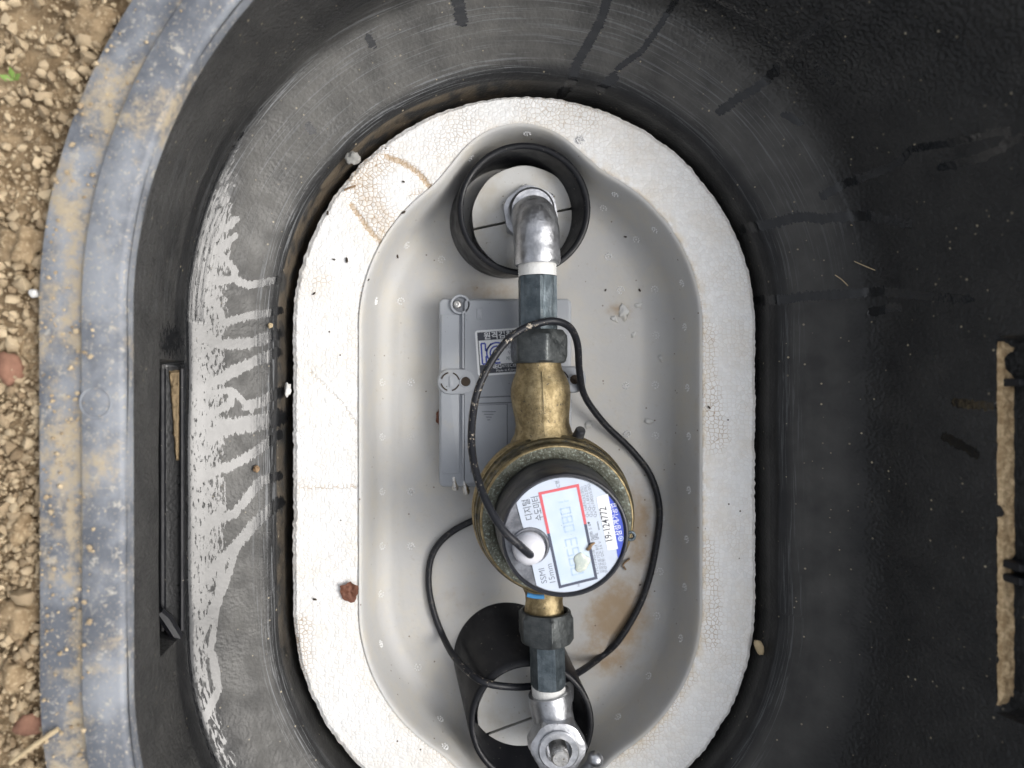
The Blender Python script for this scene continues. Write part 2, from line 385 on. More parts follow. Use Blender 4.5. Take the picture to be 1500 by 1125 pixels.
M['steel'] = metal('screw_steel', (0.45, 0.44, 0.42), (0.65, 0.64, 0.62), (0.10, 0.08, 0.06), 200, (0.25, 0.45), 0.3, 500)
M['tape'] = NT('seal_tape'); t = M['tape']
M['tape'] = t.out((0.72, 0.72, 0.70), 0.6, 0, t.bump(t.noise(600, 3), 0.5, 0.001))
M['label_blue'] = plain('mark_blue', (0.03, 0.06, 0.40), 0.4)
M['cyan'] = plain('blue_gasket', (0.05, 0.22, 0.46), 0.5)
t = NT('leaf_brown'); M['leaf'] = t.out(t.mix(t.noise(300, 5), (0.07, 0.022, 0.012), (0.22, 0.09, 0.05)), 0.7, 0, t.bump(t.noise(500, 3), 0.6, 0.001))
t = NT('dry_bark'); M['bark'] = t.out(t.mix(t.noise(400, 5), (0.10, 0.055, 0.03), (0.40, 0.27, 0.15)), 0.8)
t = NT('dry_straw'); M['straw'] = t.out(t.mix(t.noise(300, 4), (0.36, 0.27, 0.15), (0.58, 0.47, 0.30)), 0.7)
M['dirt'] = plain('dirt_crumb', (0.045, 0.032, 0.022), 0.9)
M['green'] = plain('sprout_green', (0.16, 0.26, 0.05), 0.6)
t = NT('water'); M['drop'] = t.out(t.mix(t.ramp(t.noise(260, 4, 0.6), 0.35, 0.7), (0.46, 0.52, 0.48), (0.72, 0.73, 0.60)), 0.05, 0, t.bump(t.noise(300, 3), 0.3, 0.001), Coat_Weight=1.0, Coat_Roughness=0.03)

# ------------------------------------------------------------------ the stadium outline of the box
C_TOP, C_BOT = P(768, 480), P(768, 887)
CX = C_TOP.x; RAD = 343.5 / S(0); Y1, Y0 = C_TOP.y, C_BOT.y
def stadium(n_arc, n_str, r=RAD):
    """points and outward normals, counter-clockwise from the right side's lower end"""
    pts = []; nor = []
    for k in range(n_str): pts.append((CX + r, Y0 + (Y1 - Y0) * k / n_str)); nor.append((1, 0))
    for k in range(n_arc):
        a = math.pi * k / n_arc; pts.append((CX + r * math.cos(a), Y1 + r * math.sin(a))); nor.append((math.cos(a), math.sin(a)))
    for k in range(n_str): pts.append((CX - r, Y1 + (Y0 - Y1) * k / n_str)); nor.append((-1, 0))
    for k in range(n_arc):
        a = math.pi + math.pi * k / n_arc; pts.append((CX + r * math.cos(a), Y0 + r * math.sin(a))); nor.append((math.cos(a), math.sin(a)))
    return np.array(pts), np.array(nor)
def chaikin(p, it=2):
    p = np.array(p, float)
    for _ in range(it):
        q = [p[0]]
        for a, b in zip(p[:-1], p[1:]): q += [a * 0.75 + b * 0.25, a * 0.25 + b * 0.75]
        q.append(p[-1]); p = np.array(q)
    return p
def resample(p, n):
    d = np.r_[0, np.cumsum(np.linalg.norm(np.diff(p[:, [0, 2]], axis=0), axis=1))]
    u = np.linspace(0, d[-1], n); return np.stack([np.interp(u, d, p[:, k]) for k in range(3)], 1), u

OUT, NOR = stadium(430, 190)
WGT = ((1 + NOR[:, 0]) / 2) ** 1.15
seg = np.linalg.norm(np.roll(OUT, -1, 0) - OUT, axis=1); ALONG = np.cumsum(seg)
def sweep(prof):
    """prof rows: offset at the left, offset at the right, height"""
    off = prof[:, 0][:, None] * (1 - WGT)[None] + prof[:, 1][:, None] * WGT[None]
    V = np.empty((len(prof), len(OUT), 3))
    V[..., 0] = OUT[None, :, 0] + NOR[None, :, 0] * off; V[..., 1] = OUT[None, :, 1] + NOR[None, :, 1] * off
    V[..., 2] = prof[:, 2][:, None] + 0.048 * WGT[None] * np.clip((prof[:, 2][:, None] - 0.056) / 0.0835, 0, 1.05) * np.clip(1.15 - off, 0, 1)
    return V, off

def seg_dist(px, py, pts):
    d = np.full(px.shape, 1e9)
    for (x0, y0), (x1, y1) in zip(pts[:-1], pts[1:]):
        dx, dy = x1 - x0, y1 - y0; L = dx * dx + dy * dy + 1e-9
        t = np.clip(((px - x0) * dx + (py - y0) * dy) / L, 0, 1)
        d = np.minimum(d, np.hypot(px - x0 - t * dx, py - y0 - t * dy))
    return d

mm = 0.001
prof = chaikin([(-3*mm, -3*mm, -0.050), (3*mm, 2*mm, -0.046), (5.5*mm, 3*mm, -0.004), (7*mm, 4*mm, 0.007), (10*mm, 6*mm, 0.0140), (15.5*mm, 9*mm, 0.0172),
                (37*mm, 30*mm, 0.0285), (58.5*mm, 48*mm, 0.0400), (62*mm, 53.5*mm, 0.0450), (62.5*mm, 60*mm, 0.056), (60.5*mm, 95*mm, 0.135), (59*mm, 98*mm, 0.1395)], 2)
prof, ACR = resample(prof, 190)
V, OFF = sweep(prof)
# moulded slot in the left wall, notch near the top of the right wall
ys0, ys1 = P(0, 935, 0.06).y, P(0, 531, 0.06).y
Z = V[..., 2]; Yv = V[..., 1]
mL = (NOR[:, 0] < -0.93)[None] * smooth(0.0455, 0.0470, Z) * (1 - smooth(0.086, 0.088, Z)) * smooth(ys0 - .0015, ys0 + .001, Yv) * (1 - smooth(ys1 - .001, ys1 + .0015, Yv))
yr0, yr1 = P(0, 1040, 0.127).y, P(0, 497, 0.127).y
mR = (NOR[:, 0] > 0.90)[None] * smooth(0.1250, 0.1262, Z) * smooth(yr0 - .0015, yr0 + .001, Yv) * (1 - smooth(yr1 - .001, yr1 + .0015, Yv))
push = mL * 0.0145 + mR * 0.0115
V[..., 0] += NOR[None, :, 0] * push; V[..., 1] += NOR[None, :, 1] * push
# gentle unevenness of the moulding
wv = np.sin(ALONG * 31)[None] * 0.0004 + np.sin(ALONG * 77 + 1)[None] * 0.00025
V[..., 0] += NOR[None, :, 0] * wv; V[..., 1] += NOR[None, :, 1] * wv
V[..., 2] += 0.00035 * np.sin(OFF * 2 * math.pi / 0.0095) * smooth(0.014, 0.022, OFF) * (1 - smooth(0.048, 0.056, OFF)) * smooth(-0.8, -0.3, NOR[:, 0])[None]
px, py = PX(V)
wet = np.zeros(px.shape)
def streak(pts, w, amp=1.0):
    global wet
    d = seg_dist(px, py, pts); wet = np.maximum(wet, amp * np.clip(1.0 - 0.5 * d / w, 0, 1) * (d < 2 * w))
for pts, w in [
    ([(300, 405), (320, 412), (343, 408), (363, 418), (407, 410)], 5), ([(318, 365), (333, 382), (345, 397), (340, 410)], 4),
    ([(300, 436), (312, 442), (320, 452), (328, 473), (363, 463), (397, 458), (410, 455)], 5), ([(292, 486), (305, 495), (322, 505), (363, 503), (405, 490)], 7),
    ([(290, 572), (312, 560), (335, 548), (367, 532), (405, 516)], 7), ([(296, 582), (318, 574), (340, 572), (368, 600)], 4), ([(362, 594), (385, 588), (410, 575)], 7),
    ([(296, 618), (315, 604), (337, 592), (341, 574)], 5), ([(310, 640), (330, 626), (360, 622), (408, 612)], 11), ([(296, 700), (312, 692), (335, 684), (370, 665), (408, 636)], 6),
    ([(296, 780), (315, 764), (343, 752), (383, 704), (408, 697)], 6), ([(300, 850), (314, 831), (347, 798), (383, 757), (410, 735)], 7),
    ([(347, 802), (336, 839), (318, 890), (308, 960)], 4), ([(305, 770), (325, 745)], 6), ([(300, 920), (320, 870), (326, 820)], 5),
    ([(330, 335), (345, 322)], 5), ([(325, 365), (345, 345)], 4), ([(452, 185), (458, 192)], 5), ([(540, 55), (546, 66)], 5),
    ([(296, 1060), (320, 1010), (312, 960)], 5),
    ([(1105, 441), (1150, 438), (1200, 432), (1225, 432), (1290, 427), (1340, 432), (1420, 438)], 6), ([(1090, 335), (1130, 328), (1170, 317), (1205, 320), (1270, 316), (1330, 328)], 6.5),
    ([(1205, 287), (1240, 268), (1305, 245), (1330, 225)], 5.5), ([(1335, 218), (1390, 210), (1480, 190)], 5), ([(1380, 245), (1440, 230), (1495, 200)], 6),
    ([(1055, 163), (1085, 142), (1110, 127), (1135, 105), (1145, 85), (1210, 25)], 6), ([(1150, 168), (1172, 180)], 5), ([(1195, 95), (1220, 120)], 5), ([(1277, 456), (1315, 450)], 6),
    ([(890, 0), (880, 30), (862, 65), (845, 92), (838, 120), (822, 138)], 6), ([(990, 0), (965, 40), (940, 75), (905, 100)], 4), ([(668, -10), (676, 30)], 8), ([(1400, 590), (1460, 596)], 6),
    ([(900, 112), (880, 130)], 6), ([(1385, 640), (1430, 665)], 6), ([(1050, 0), (1110, 30), (1150, 65)], 3)]:
    streak(pts, w)
# the standing film along the top of the slope
leftness = smooth(-0.45, -0.85, NOR[:, 0])[None]
yfade = smooth(P(0, 1180, .04).y, P(0, 900, .04).y, Yv) * 0.25 + 0.75 * smooth(P(0, 1180, .04).y, P(0, 1120, .04).y, Yv)
upfade = 1 - smooth(P(0, 420, .03).y, P(0, 170, .03).y, Yv)
lo = 0.030 + 0.022 * (1 - upfade) + 0.012 * smooth(P(0, 780, .03).y, P(0, 930, .03).y, Yv)
film = smooth(lo, lo + 0.012, OFF) * (1 - smooth(0.0605, 0.064, OFF + (Z > 0.046) * 0.004)) * leftness * yfade
wet = np.maximum(wet, film * (0.445 - 0.05 * smooth(P(0, 850, .03).y, P(0, 1050, .03).y, Yv) + 0.10 * upfade * smooth(0.040, 0.052, OFF)))
splash = smooth(-0.98, -1.0, NOR[:, 0])[None] * (Z > 0.044) * np.clip(1 - np.hypot((px - 250) / 40, (py - 500) / 60), 0, 1)
wet = np.maximum(wet, 0.65 * splash)
ridge_sheen = np.clip(1.4 - np.abs(OFF - 0.056) / 0.005, 0, 1) * smooth(0.5, -0.2, NOR[:, 0])[None] * (Yv > Y1)  # wet reflection on the upper ridge, painted as a pale streaky band
scratch = smooth(0.006, 0.010, OFF) * (1 - smooth(0.017, 0.024, OFF)) * (0.35 + 0.65 * smooth(0.4, -0.5, NOR[:, 0])[None])
scratch = np.maximum(scratch, 0.6 * smooth(0.02, 0.03, OFF) * (1 - smooth(0.050, 0.060, OFF)) * smooth(0.0, 0.7, NOR[:, 1])[None])  # upper slope: scratches plus streaky reflection painted pale
topn = smooth(0.0, 0.8, NOR[:, 1])[None]
band_ = smooth(0.010, 0.018, OFF) * (1 - smooth(0.034 + 0.016 * topn, 0.056 + 0.012 * topn, OFF))
dust = band_ * (0.42 + 0.20 * topn + 0.36 * smooth(0.6, -0.3, NOR[:, 0])[None]) * (Z < 0.06) + (Z < 0.008) * 0.25 + smooth(0.2, 0.9, NOR[:, 0])[None] * 0.06 * smooth(0.02, 0.06, OFF) + 0.25 * (Z > 0.06) * smooth(-0.2, -0.9, NOR[:, 0])[None]  # slope dust, raised to paint in sheen, most along the top
mud_light = (Z < 0.008) * smooth(0.2, -0.4, NOR[:, 0])[None] * 0.55 * smooth(-0.4, 0.3, NOR[:, 1])[None]  # dirt on the gap wall, with upper-left light painted in
peb = 0.22 + smooth(0.0, 0.7, NOR[:, 0])[None] * smooth(0.030, 0.060, OFF) * (0.4 + 0.6 * smooth(200, 60, py)) + 0.25 * smooth(-0.2, -0.8, NOR[:, 0])[None] * (Z > 0.06)
scratch = np.maximum(scratch, ridge_sheen)  # painted ridge reflection shares the scratch mask
along = np.broadcast_to(ALONG[None], px.shape); across = np.broadcast_to(ACR[:, None], px.shape)

def fbm(Vq, sc_, seed, step=2):
    out = np.zeros(Vq.shape[:2]); sub_ = Vq[::step, ::step]
    a = np.empty(sub_.shape[:2])
    for i in range(sub_.shape[0]):
        for j in range(sub_.shape[1]): a[i, j] = mn.fractal(Vector(sub_[i, j]) * sc_ + Vector((seed, 0, 0)), 0.6, 2.0, 4)
    a = np.repeat(np.repeat(a, step, 0), step, 1)[:Vq.shape[0], :Vq.shape[1]]
    a = (a + np.roll(a, 1, 0) + np.roll(a, 1, 1) + np.roll(np.roll(a, 1, 0), 1, 1)) / 4
    return np.clip(0.5 + 0.42 * a, 0, 1)
mot1 = fbm(V, 38, 1); mot2 = fbm(V, 80, 5)
box = thing('meter_box', 'black plastic oval underground meter box sunk in the soil', 'meter box', (CX, (Y0 + Y1) / 2, -0.10))
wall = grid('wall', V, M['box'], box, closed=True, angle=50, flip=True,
            attrs={'wet': wet, 'scratch': scratch, 'dust': dust, 'pebble': peb, 'along': along, 'across': across, 'mud_light': mud_light, 'mottle': mot1, 'mottle2': mot2})  # scratch and dust also carry sheen painted as pale colour
fl = MB(); n = len(OUT); st = 8
fl.add([(V[0, k, 0], V[0, k, 1], -0.101) for k in range(0, n, st)], [tuple(range(len(range(0, n, st))))]); fl.build('base', M['sleeve'], box)
# rim flange
fp = np.array([(0, .1300), (-0.4, .1370), (0.2, .1405), (1.2, .1420), (3, .1426), (13, .1428), (22.2, .1426), (23.2, .1418), (23.9, .1400), (25, .1392), (36, .1396), (46, .1392), (47.6, .1384), (48.4, .1365), (48.6, .1050)])
frow = np.array([(59.5*mm + r*mm, 98.5*mm + r*mm, z) for r, z in fp]); Vf, _ = sweep(frow)
Vf[..., 2] += (np.sin(ALONG * 19) * 0.0004)[None]
du = np.zeros(Vf.shape[:2]); du[7:10] = 1.0; du[10:13] = 0.45
rim = grid('rim', Vf, M['rim'], box, closed=True, angle=40, flip=True, attrs={'dust': du}); tag(rim, 'weathered blue-grey flat rim dusted with soil')
# small round moulding mark on the rim and ribs in the notch
mk = MB(); c = P(140, 590, 0.1428)
a_ = [c + Vector((8.3*mm*math.cos(k*math.pi/16), 8.3*mm*math.sin(k*math.pi/16), 0.0001)) for k in range(33)]
mk.tube(a_, 0.0007, 6); mk.build('moulding_mark', M['rim'], box)
for y_a, y_b in ((775, 830), (830, 850), (560, 566)):
    p0, p1 = P(1464, y_b, 0.126), P(1500, y_a, 0.126); rb = MB()
    rb.box(p0.x + 0.001, p0.x + 0.012, min(p0.y, p1.y), min(p0.y, p1.y) + 0.0045, 0.124, 0.139, 0.001); rb.build('rib', M['sleeve'], box)
sf = MB()
pa, pb_ = P(262, 540, 0.05), P(262, 925, 0.05)
sf.tube([(-0.1735 - 0.0008, pa.y, 0.0475), (-0.1735 - 0.0008, pb_.y, 0.0475)], 0.0017, 8)
sf.tube([(-0.1735 - 0.0135, pa.y, 0.0480), (-0.1735 - 0.0135, pb_.y, 0.0480)], 0.0022, 8)
sf.build('slot_track', M['sleeve'], box)
lug = MB(); p0 = P(255, 925, 0.05); lug.tube([p0 + Vector((0.003, -0.004, 0.001)), p0 + Vector((-0.004, 0.010, 0.004)), p0 + Vector((-0.007, 0.016, 0.008))], [0.004, 0.0045, 0.003], 8); lug.build('latch', M['sleeve'], box)

# ------------------------------------------------------------------ ground
go = np.r_[104, 106, 108, 111, 114, 117, 120, 124, 128, 133, 139, 146, 155, 166, 180, 200, 230, 280, 360, 500, 800, 1500, 3000, 8000, 20000, 60000] * mm
grow = np.array([(o, o + 39*mm if o < 1 else o, 0.1245) for o in go]); Vg, offg = sweep(grow)
fall = (1 - smooth(1.0, 4.0, offg))
for i in range(Vg.shape[0]):
    for j in range(Vg.shape[1]):
        if offg[i, j] < 1.5:
            v = Vector(Vg[i, j]); Vg[i, j, 2] += 0.0045 * mn.noise(v * 60) + 0.004 * mn.noise(v * 19) + 0.0025 * mn.noise(v * 170)
gr = grid('ground', Vg, M['soil'], None, closed=True, angle=180, flip=True); tag(gr, kind='structure', label='dry tan soil around the meter box', cat='ground')
# loose crumbs of soil: too many to count
bm_v = []; bm_f = []
import bmesh
b_ = bmesh.new(); bmesh.ops.create_icosphere(b_, subdivisions=1, radius=1.0); b_.verts.ensure_lookup_table()
ICO = np.array([v.co[:] for v in b_.verts]); ICF = np.array([[v.index for v in f.verts] for f in b_.faces]); b_.free()
b_ = bmesh.new(); bmesh.ops.create_icosphere(b_, subdivisions=3, radius=1.0); b_.verts.ensure_lookup_table()
ICO3 = np.array([v.co[:] for v in b_.verts]); ICF3 = [tuple(v.index for v in f.verts) for f in b_.faces]; b_.free()
vs = []; fs = []; tone = []; base_i = 0
idx_left = np.where((NOR[:, 0] < -0.35))[0]; idx_all = np.arange(len(OUT))
for k in range(12000):
    near = k < 9800
    j = rng.choice(idx_left if near else idx_all)
    u = rng.random() ** 1.2
    d = (107.5 + u * (80 if near else 110)) * mm
    r = np.clip(rng.lognormal(math.log(1.15), 0.6), 0.5, 5.0) * mm * (1 if near else 1.5)
    d += r * 0.8
    d += 39*mm * WGT[j]
    jj = OUT[j] + NOR[j] * d + rng.normal(0, 0.002, 2) * 0
    tang = np.array([-NOR[j][1], NOR[j][0]]) * rng.normal(0, 0.004); jj = jj + tang
    q = rng.normal(size=4); q /= np.linalg.norm(q); w, x, y, z = q
    Rm = np.array([[1-2*(y*y+z*z), 2*(x*y-z*w), 2*(x*z+y*w)], [2*(x*y+z*w), 1-2*(x*x+z*z), 2*(y*z-x*w)], [2*(x*z-y*w), 2*(y*z+x*w), 1-2*(x*x+y*y)]])
    sh = ICO * (1 + rng.normal(0, 0.21, (len(ICO), 1))) * np.array([1, rng.uniform(0.6, 1), rng.uniform(0.5, 0.95)])
    pts = sh @ Rm.T * r
    zz = 0.1265 + 0.042 * WGT[j] + r * 0.3 + rng.random() * 0.004
    pts += np.array([jj[0], jj[1], zz])
    vs.append(pts); fs.append(ICF + base_i); base_i += len(ICO); tone += [float(np.clip(rng.normal(0.5, 0.25), 0, 1))] * len(ICO)
for k in range(900):
    j = rng.choice(idx_left if k < 600 else idx_all); r = np.clip(rng.lognormal(math.log(0.6), 0.5), 0.3, 1.8) * mm
    d = (rng.choice([84.5, 100.0]) + abs(rng.normal(0, 4.5)) * rng.choice([-1, 1, 1])) * mm; d = min(d, 106*mm) + 39*mm * WGT[j]
    q_ = OUT[j] + NOR[j] * d + np.array([-NOR[j][1], NOR[j][0]]) * rng.normal(0, 0.003)
    pts = ICO * (1 + rng.normal(0, 0.2, (len(ICO), 1))) * r * np.array([1, 0.9, 0.7]) + np.array([q_[0], q_[1], (0.1428 if d - 39*mm*WGT[j] < 82*mm else 0.1398) + 0.048 * WGT[j] + r * 0.4])
    vs.append(pts); fs.append(ICF + base_i); base_i += len(ICO); tone += [float(np.clip(rng.normal(0.6, 0.2), 0, 1))] * len(ICO)
cl = mesh('soil_crumbs', np.concatenate(vs), [tuple(f) for f in np.concatenate(fs).tolist()], M['grains'], None, 50, attrs={'tone': tone})
tag(cl, 'loose tan crumbs of dry soil beside the rim', 'soil', kind='stuff')

def rock(name, label, cat, px_, py_, z, r, mat, sq=(1, 1, 1), seed=0, rough=0.22, rot=0.0, group=None, fine=False):
    c = P(px_, py_, z); ico, icf = (ICO3, ICF3)
    out = []
    for v in ico:
        n_ = Vector(v); k = 1 + rough * (mn.noise(n_ * 1.3 + Vector((seed, 0, 0))) * 1.5 + 0.5 * mn.noise(n_ * 3.1 + Vector((0, seed, 0))) + 0.35 * mn.noise(n_ * 6 + Vector((0, 0, seed))) + 0.25 * mn.noise(n_ * 13 + Vector((0, 0, seed))))
        p = Vector((n_.x * sq[0], n_.y * sq[1], n_.z * sq[2])) * k * r
        out.append((p.x * math.cos(rot) - p.y * math.sin(rot), p.x * math.sin(rot) + p.y * math.cos(rot), p.z))
    o = mesh(name, out, list(icf), mat, None, 180); o.location = c
    return tag(o, label, cat, group)
rock('stone', 'reddish brown round stone in the soil beside the rim', 'stone', 13, 540, 0.132, 0.0075, M['red_stone'], (1, 1.15, 0.8), 1)
rock('stone', 'flat dull red stone in the soil near the bottom left corner', 'stone', 45, 1062, 0.130, 0.0075, M['red_stone'], (1.3, 0.8, 0.6), 2, rot=0.3)
rock('stone', 'small white pebble in the soil against the rim', 'stone', 50, 430, 0.136, 0.0026, M['white_stone'], (1, 0.9, 0.8), 3)
for i, (x, y, r, lb) in enumerate([(36, 362, .0125, 'large crumbly tan soil clod above the reddish stone'), (30, 770, .009, 'tan soil clod low on the left edge'),
                                   (28, 905, .013, 'large tan soil clod pair, upper one, lower left'), (20, 985, .011, 'broad tan soil clod below the largest clod'),
                                   (140, 40, .013, 'tan soil clod near the top left corner')]):
    rock('soil_clod', lb, 'soil clod', x, y, 0.129, r * 0.9, M['soil'], (1, 1.1, 0.75), 10 + i, 0.5, i)
sk = MB(); sk.tube(spline([P(15, 1118, .139), P(50, 1092, .142), P(85, 1068, .1415)], 6), [0.0013] * 13, 8); tag(sk.build('stick', M['straw']), 'short pale dry stick on the soil in the bottom left corner', 'stick')
spr = thing('sprout', 'tiny green sprout in the soil near the top left', 'plant', P(20, 118, .128))
for a in (0.4, 1.6, 2.9):
    lf = MB(); b0 = P(20, 118, .130); d = Vector((math.cos(a), math.sin(a), 0.55)); s_ = Vector((-math.sin(a), math.cos(a), 0))
    L = 0.0065
    lf.add([b0, b0 + d*L*.5 + s_*.0019, b0 + d*L, b0 + d*L*.5 - s_*.0019, b0 + d*L*.5 + Vector((0, 0, .0009))], [(0, 4, 1), (1, 4, 2), (2, 4, 3), (3, 4, 0)])
    lf.build('leaf', M['green'], spr, 180)

# sand lying in the slots
def sand_patch(label, x0, x1, y0, y1, z, seed, mat, thr=-0.2, taper=0.0):
    nx_, ny_ = 26, 220; a = P(x0, y1, z); b = P(x1, y0, z); Vs = np.zeros((ny_, nx_, 3))
    for i in range(ny_):
        for j in range(nx_):
            u = j / (nx_ - 1); v = i / (ny_ - 1)
            x = a.x + (b.x - a.x) * u; y = a.y + (b.y - a.y) * v
            e = min(u - taper * (1 - v) * 0.6, 1 - u - taper * (1 - v) * 0.2) * 6; e2 = min(v, 1 - v) * 30; e = min(1, e, e2)
            h = -0.0012 + 0.0022 * e + 0.0009 * mn.noise(Vector((x * 130, y * 130, seed))) + 0.0008 * mn.noise(Vector((x * 420, y * 420, seed)))
            if mn.noise(Vector((x * 60, y * 45, seed + 5))) < thr: h -= 0.004
            Vs[i, j] = (x, y, z + h)
    o = grid('sand_deposit', Vs, mat, None, angle=180); tag(o, label, 'sand', kind='stuff'); return o
sand_patch('tan sand lying in the slot of the left wall', 246, 266, 542, 675, 0.0472, 1, M['clay'], -0.5, 0.8)
sand_patch('tan sand lying in the notch at the right edge', 1463, 1488, 500, 1035, 0.1265, 2, M['sand'], -0.30)

# ------------------------------------------------------------------ foam block and grey liner
TC = (P(777, 480), P(777, 889)); TR = 249.5 / S(0)
COLS = (P(762, 290), P(778, 1080)); CR = (107 / S(0), 107 / S(0))
def smin(a, b, k):
    h = np.clip(0.5 + 0.5 * (b - a) / k, 0, 1); return b + (a - b) * h - k * h * (1 - h)
def sdf(x, y):
    yy = np.clip(y, TC[1].y, TC[0].y); d = np.hypot(x - TC[0].x, y - yy) - TR
    for c, r in zip(COLS, CR): d = smin(d, np.hypot(x - c.x, y - c.y) - r, 0.016)
    return d
NPH = 1200
CEN = np.array([CX, (Y0 + Y1) / 2 + 0.0])
ph = np.linspace(0, 2 * math.pi, NPH, endpoint=False); DX, DY = np.cos(ph), np.sin(ph)
def radial(level, f):
    lo = np.zeros(NPH); hi = np.full(NPH, 0.6)
    for _ in range(40):
        m_ = (lo + hi) / 2; d = f(CEN[0] + DX * m_, CEN[1] + DY * m_); ins = d < level
        lo = np.where(ins, m_, lo); hi = np.where(ins, hi, m_)
    return lo
def sdf_out(x, y): return np.hypot(x - CX, y - np.clip(y, Y0, Y1)) - RAD
FLOOR = -0.044
# liner: (distance inside the edge, height)
TP = chaikin([(0.0008, 0, 0.0012), (-0.001, 0, 0.0010), (-0.003, 0, -0.004), (-0.0065, 0, -0.026), (-0.0095, 0, -0.038), (-0.017, 0, FLOOR), (-0.026, 0, FLOOR)], 2)
TP, _ = resample(TP, 46)
rows = [np.stack([CEN[0] + DX * r, CEN[1] + DY * r, np.full(NPH, z)], -1) for r, z in ((radial(d, sdf), z) for d, _, z in TP)]
rl = radial(TP[-1, 0], sdf)
for s_ in np.linspace(0.975, 0.02, 70): rows.append(np.stack([CEN[0] + DX * rl * s_, CEN[1] + DY * rl * s_, np.full(NPH, FLOOR)], -1))
Vt = np.array(rows)
for i in range(46, Vt.shape[0]):
    Vt[i, :, 2] += 0.0006 * np.sin(Vt[i, :, 0] * 55) * np.sin(Vt[i, :, 1] * 47)
px, py = PX(Vt); stn = np.zeros(px.shape)
for cx_, cy_, a_, b_2, k_ in ((905, 905, 55, 75, 0.75), (935, 770, 30, 90, 0.60), (890, 960, 60, 40, 0.6), (935, 860, 35, 60, 0.4), (720, 425, 60, 22, 0.4), (660, 880, 70, 40, 0.22), (800, 640, 180, 30, 0.15),
                              (1020, 700, 8, 300, 0.25), (912, 455, 30, 16, 0.55), (780, 1110, 120, 30, 0.3)):
    stn = np.maximum(stn, 1.25 * k_ * np.clip(1.3 - np.hypot((px - cx_) / a_, (py - cy_) / b_2), 0, 1))
liner = thing('grey_liner', 'grey moulded liner tray set inside the white foam', 'tray', (CEN[0], CEN[1], FLOOR))
grid('tray', Vt, M['tray'], liner, closed=True, angle=180, attrs={'stain': stn})
def tray_z(x, y):
    d = float(sdf(np.array([x]), np.array([y]))[0]); return float(np.interp(-d, -TP[:, 0], TP[:, 2]))
def on_tray(px_, py_):
    z = -0.03
    for _ in range(30):
        p = P(px_, py_, z); z = 0.6 * z + 0.4 * tray_z(p.x, p.y)
    return P(px_, py_, z)
vm = MB()
for k in range(9):
    a = 2 * math.pi * k / 9; r = 0.0 if k == 8 else 0.0024
    x, y = r * math.cos(a), r * math.sin(a); w = 0.0007
    vm.add([(x - w, y - w, -.0002), (x + w, y - w, -.0002), (x + w, y + w, -.0002), (x - w, y + w, -.0002), (x, y, .0008)], [(0, 1, 4), (1, 2, 4), (2, 3, 4), (3, 0, 4)])
vmo = None
for (x, y) in [(901, 285), (884, 305), (959, 337), (932, 351), (891, 376), (999, 415), (959, 424), (909, 425), (1003, 479), (961, 491), (911, 495), (917, 565), (960, 564), (1007, 568), (960, 638), (1009, 639),
               (919, 636), (1009, 718), (1006, 790), (967, 837), (962, 902), (997, 935), (596, 359), (647, 380), (551, 441), (587, 441), (558, 943), (612, 977), (645, 1053), (652, 1093), (560, 560), (602, 560), (560, 640),
               (602, 640), (560, 720), (602, 720), (560, 800), (602, 800), (558, 870), (905, 1050), (950, 990), (772, 196), (968, 760), (850, 205), (690, 232), (1003, 860)]:
    p = on_tray(x, y)
    e = 0.001
    g = Vector((-(tray_z(p.x + e, p.y) - tray_z(p.x - e, p.y)) / (2*e), -(tray_z(p.x, p.y + e) - tray_z(p.x, p.y - e)) / (2*e), 1)).normalized()
    if vmo is None: o = vm.build('vent_mark', M['vent'], None); vmo = o
    else: o = bpy.data.objects.new('vent_mark', vmo.data); C.objects.link(o)
    o.rotation_euler = g.to_track_quat('Z', 'Y').to_euler(); o.location = p; adopt(o, liner)

ro = radial(0.0, sdf_out); ri = radial(0.0004, sdf)
NR = 64; rows = []
U = np.linspace(0, 1, NR)
def ring_at(r, z): return np.stack([CEN[0] + DX * r, CEN[1] + DY * r, np.broadcast_to(z, (NPH,))], -1)
scal = np.array([mn.noise(Vector((math.cos(a) * 60, math.sin(a) * 60, 3))) for a in ph]) * 0.0009 + np.array([mn.noise(Vector((math.cos(a) * 14, math.sin(a) * 14, 9))) for a in ph]) * 0.0008
torn = np.array([mn.noise(Vector((math.cos(a) * 40, math.sin(a) * 40, 23))) for a in ph]) * 0.0010
roo = ro + scal - 0.0015; rii = ri + torn * (DX > 0.2)
rows += [ring_at(roo - 0.001, -0.098), ring_at(roo, -0.05), ring_at(roo, -0.012), ring_at(roo, -0.0045), ring_at(roo - 0.0006, -0.0020)]
for u in U:
    r = (roo - 0.0016) * (1 - u) + rii * u
    z = -0.0016 * smooth(0.05, 0.0, np.full(NPH, u)) - 0.0012 * smooth(0.96, 1.0, np.full(NPH, u))
    rows.append(ring_at(r, z))
rows += [ring_at(rii - 0.0002, -0.004), ring_at(rii + 0.0015, -0.03), ring_at(rii + 0.001, -0.098)]
Vm = np.array(rows)
for i in range(4, 4 + NR):
    for j in range(NPH):
        v = Vector(Vm[i, j]); Vm[i, j, 2] += 0.0006 * mn.noise(v * 40) + 0.00035 * mn.noise(v * 230)
px, py = PX(Vm); dirt = np.zeros(px.shape)
def fd(pts, w, k, dent=0.0):
    global dirt
    d = seg_dist(px, py, pts); f = np.clip(1 - d / w, 0, 1); dirt = np.maximum(dirt, k * np.minimum(1, f * 1.6))
    Vm[5:5 + NR, :, 2] -= dent * (smooth(0, 1, f))[5:5 + NR]
fd([(567, 229), (590, 238), (612, 252), (630, 274)], 7, 1.0, 0.0012); fd([(515, 300), (530, 322), (548, 345), (558, 355)], 7, 0.9, 0.0008); fd([(505, 278), (520, 275)], 4, 0.7)
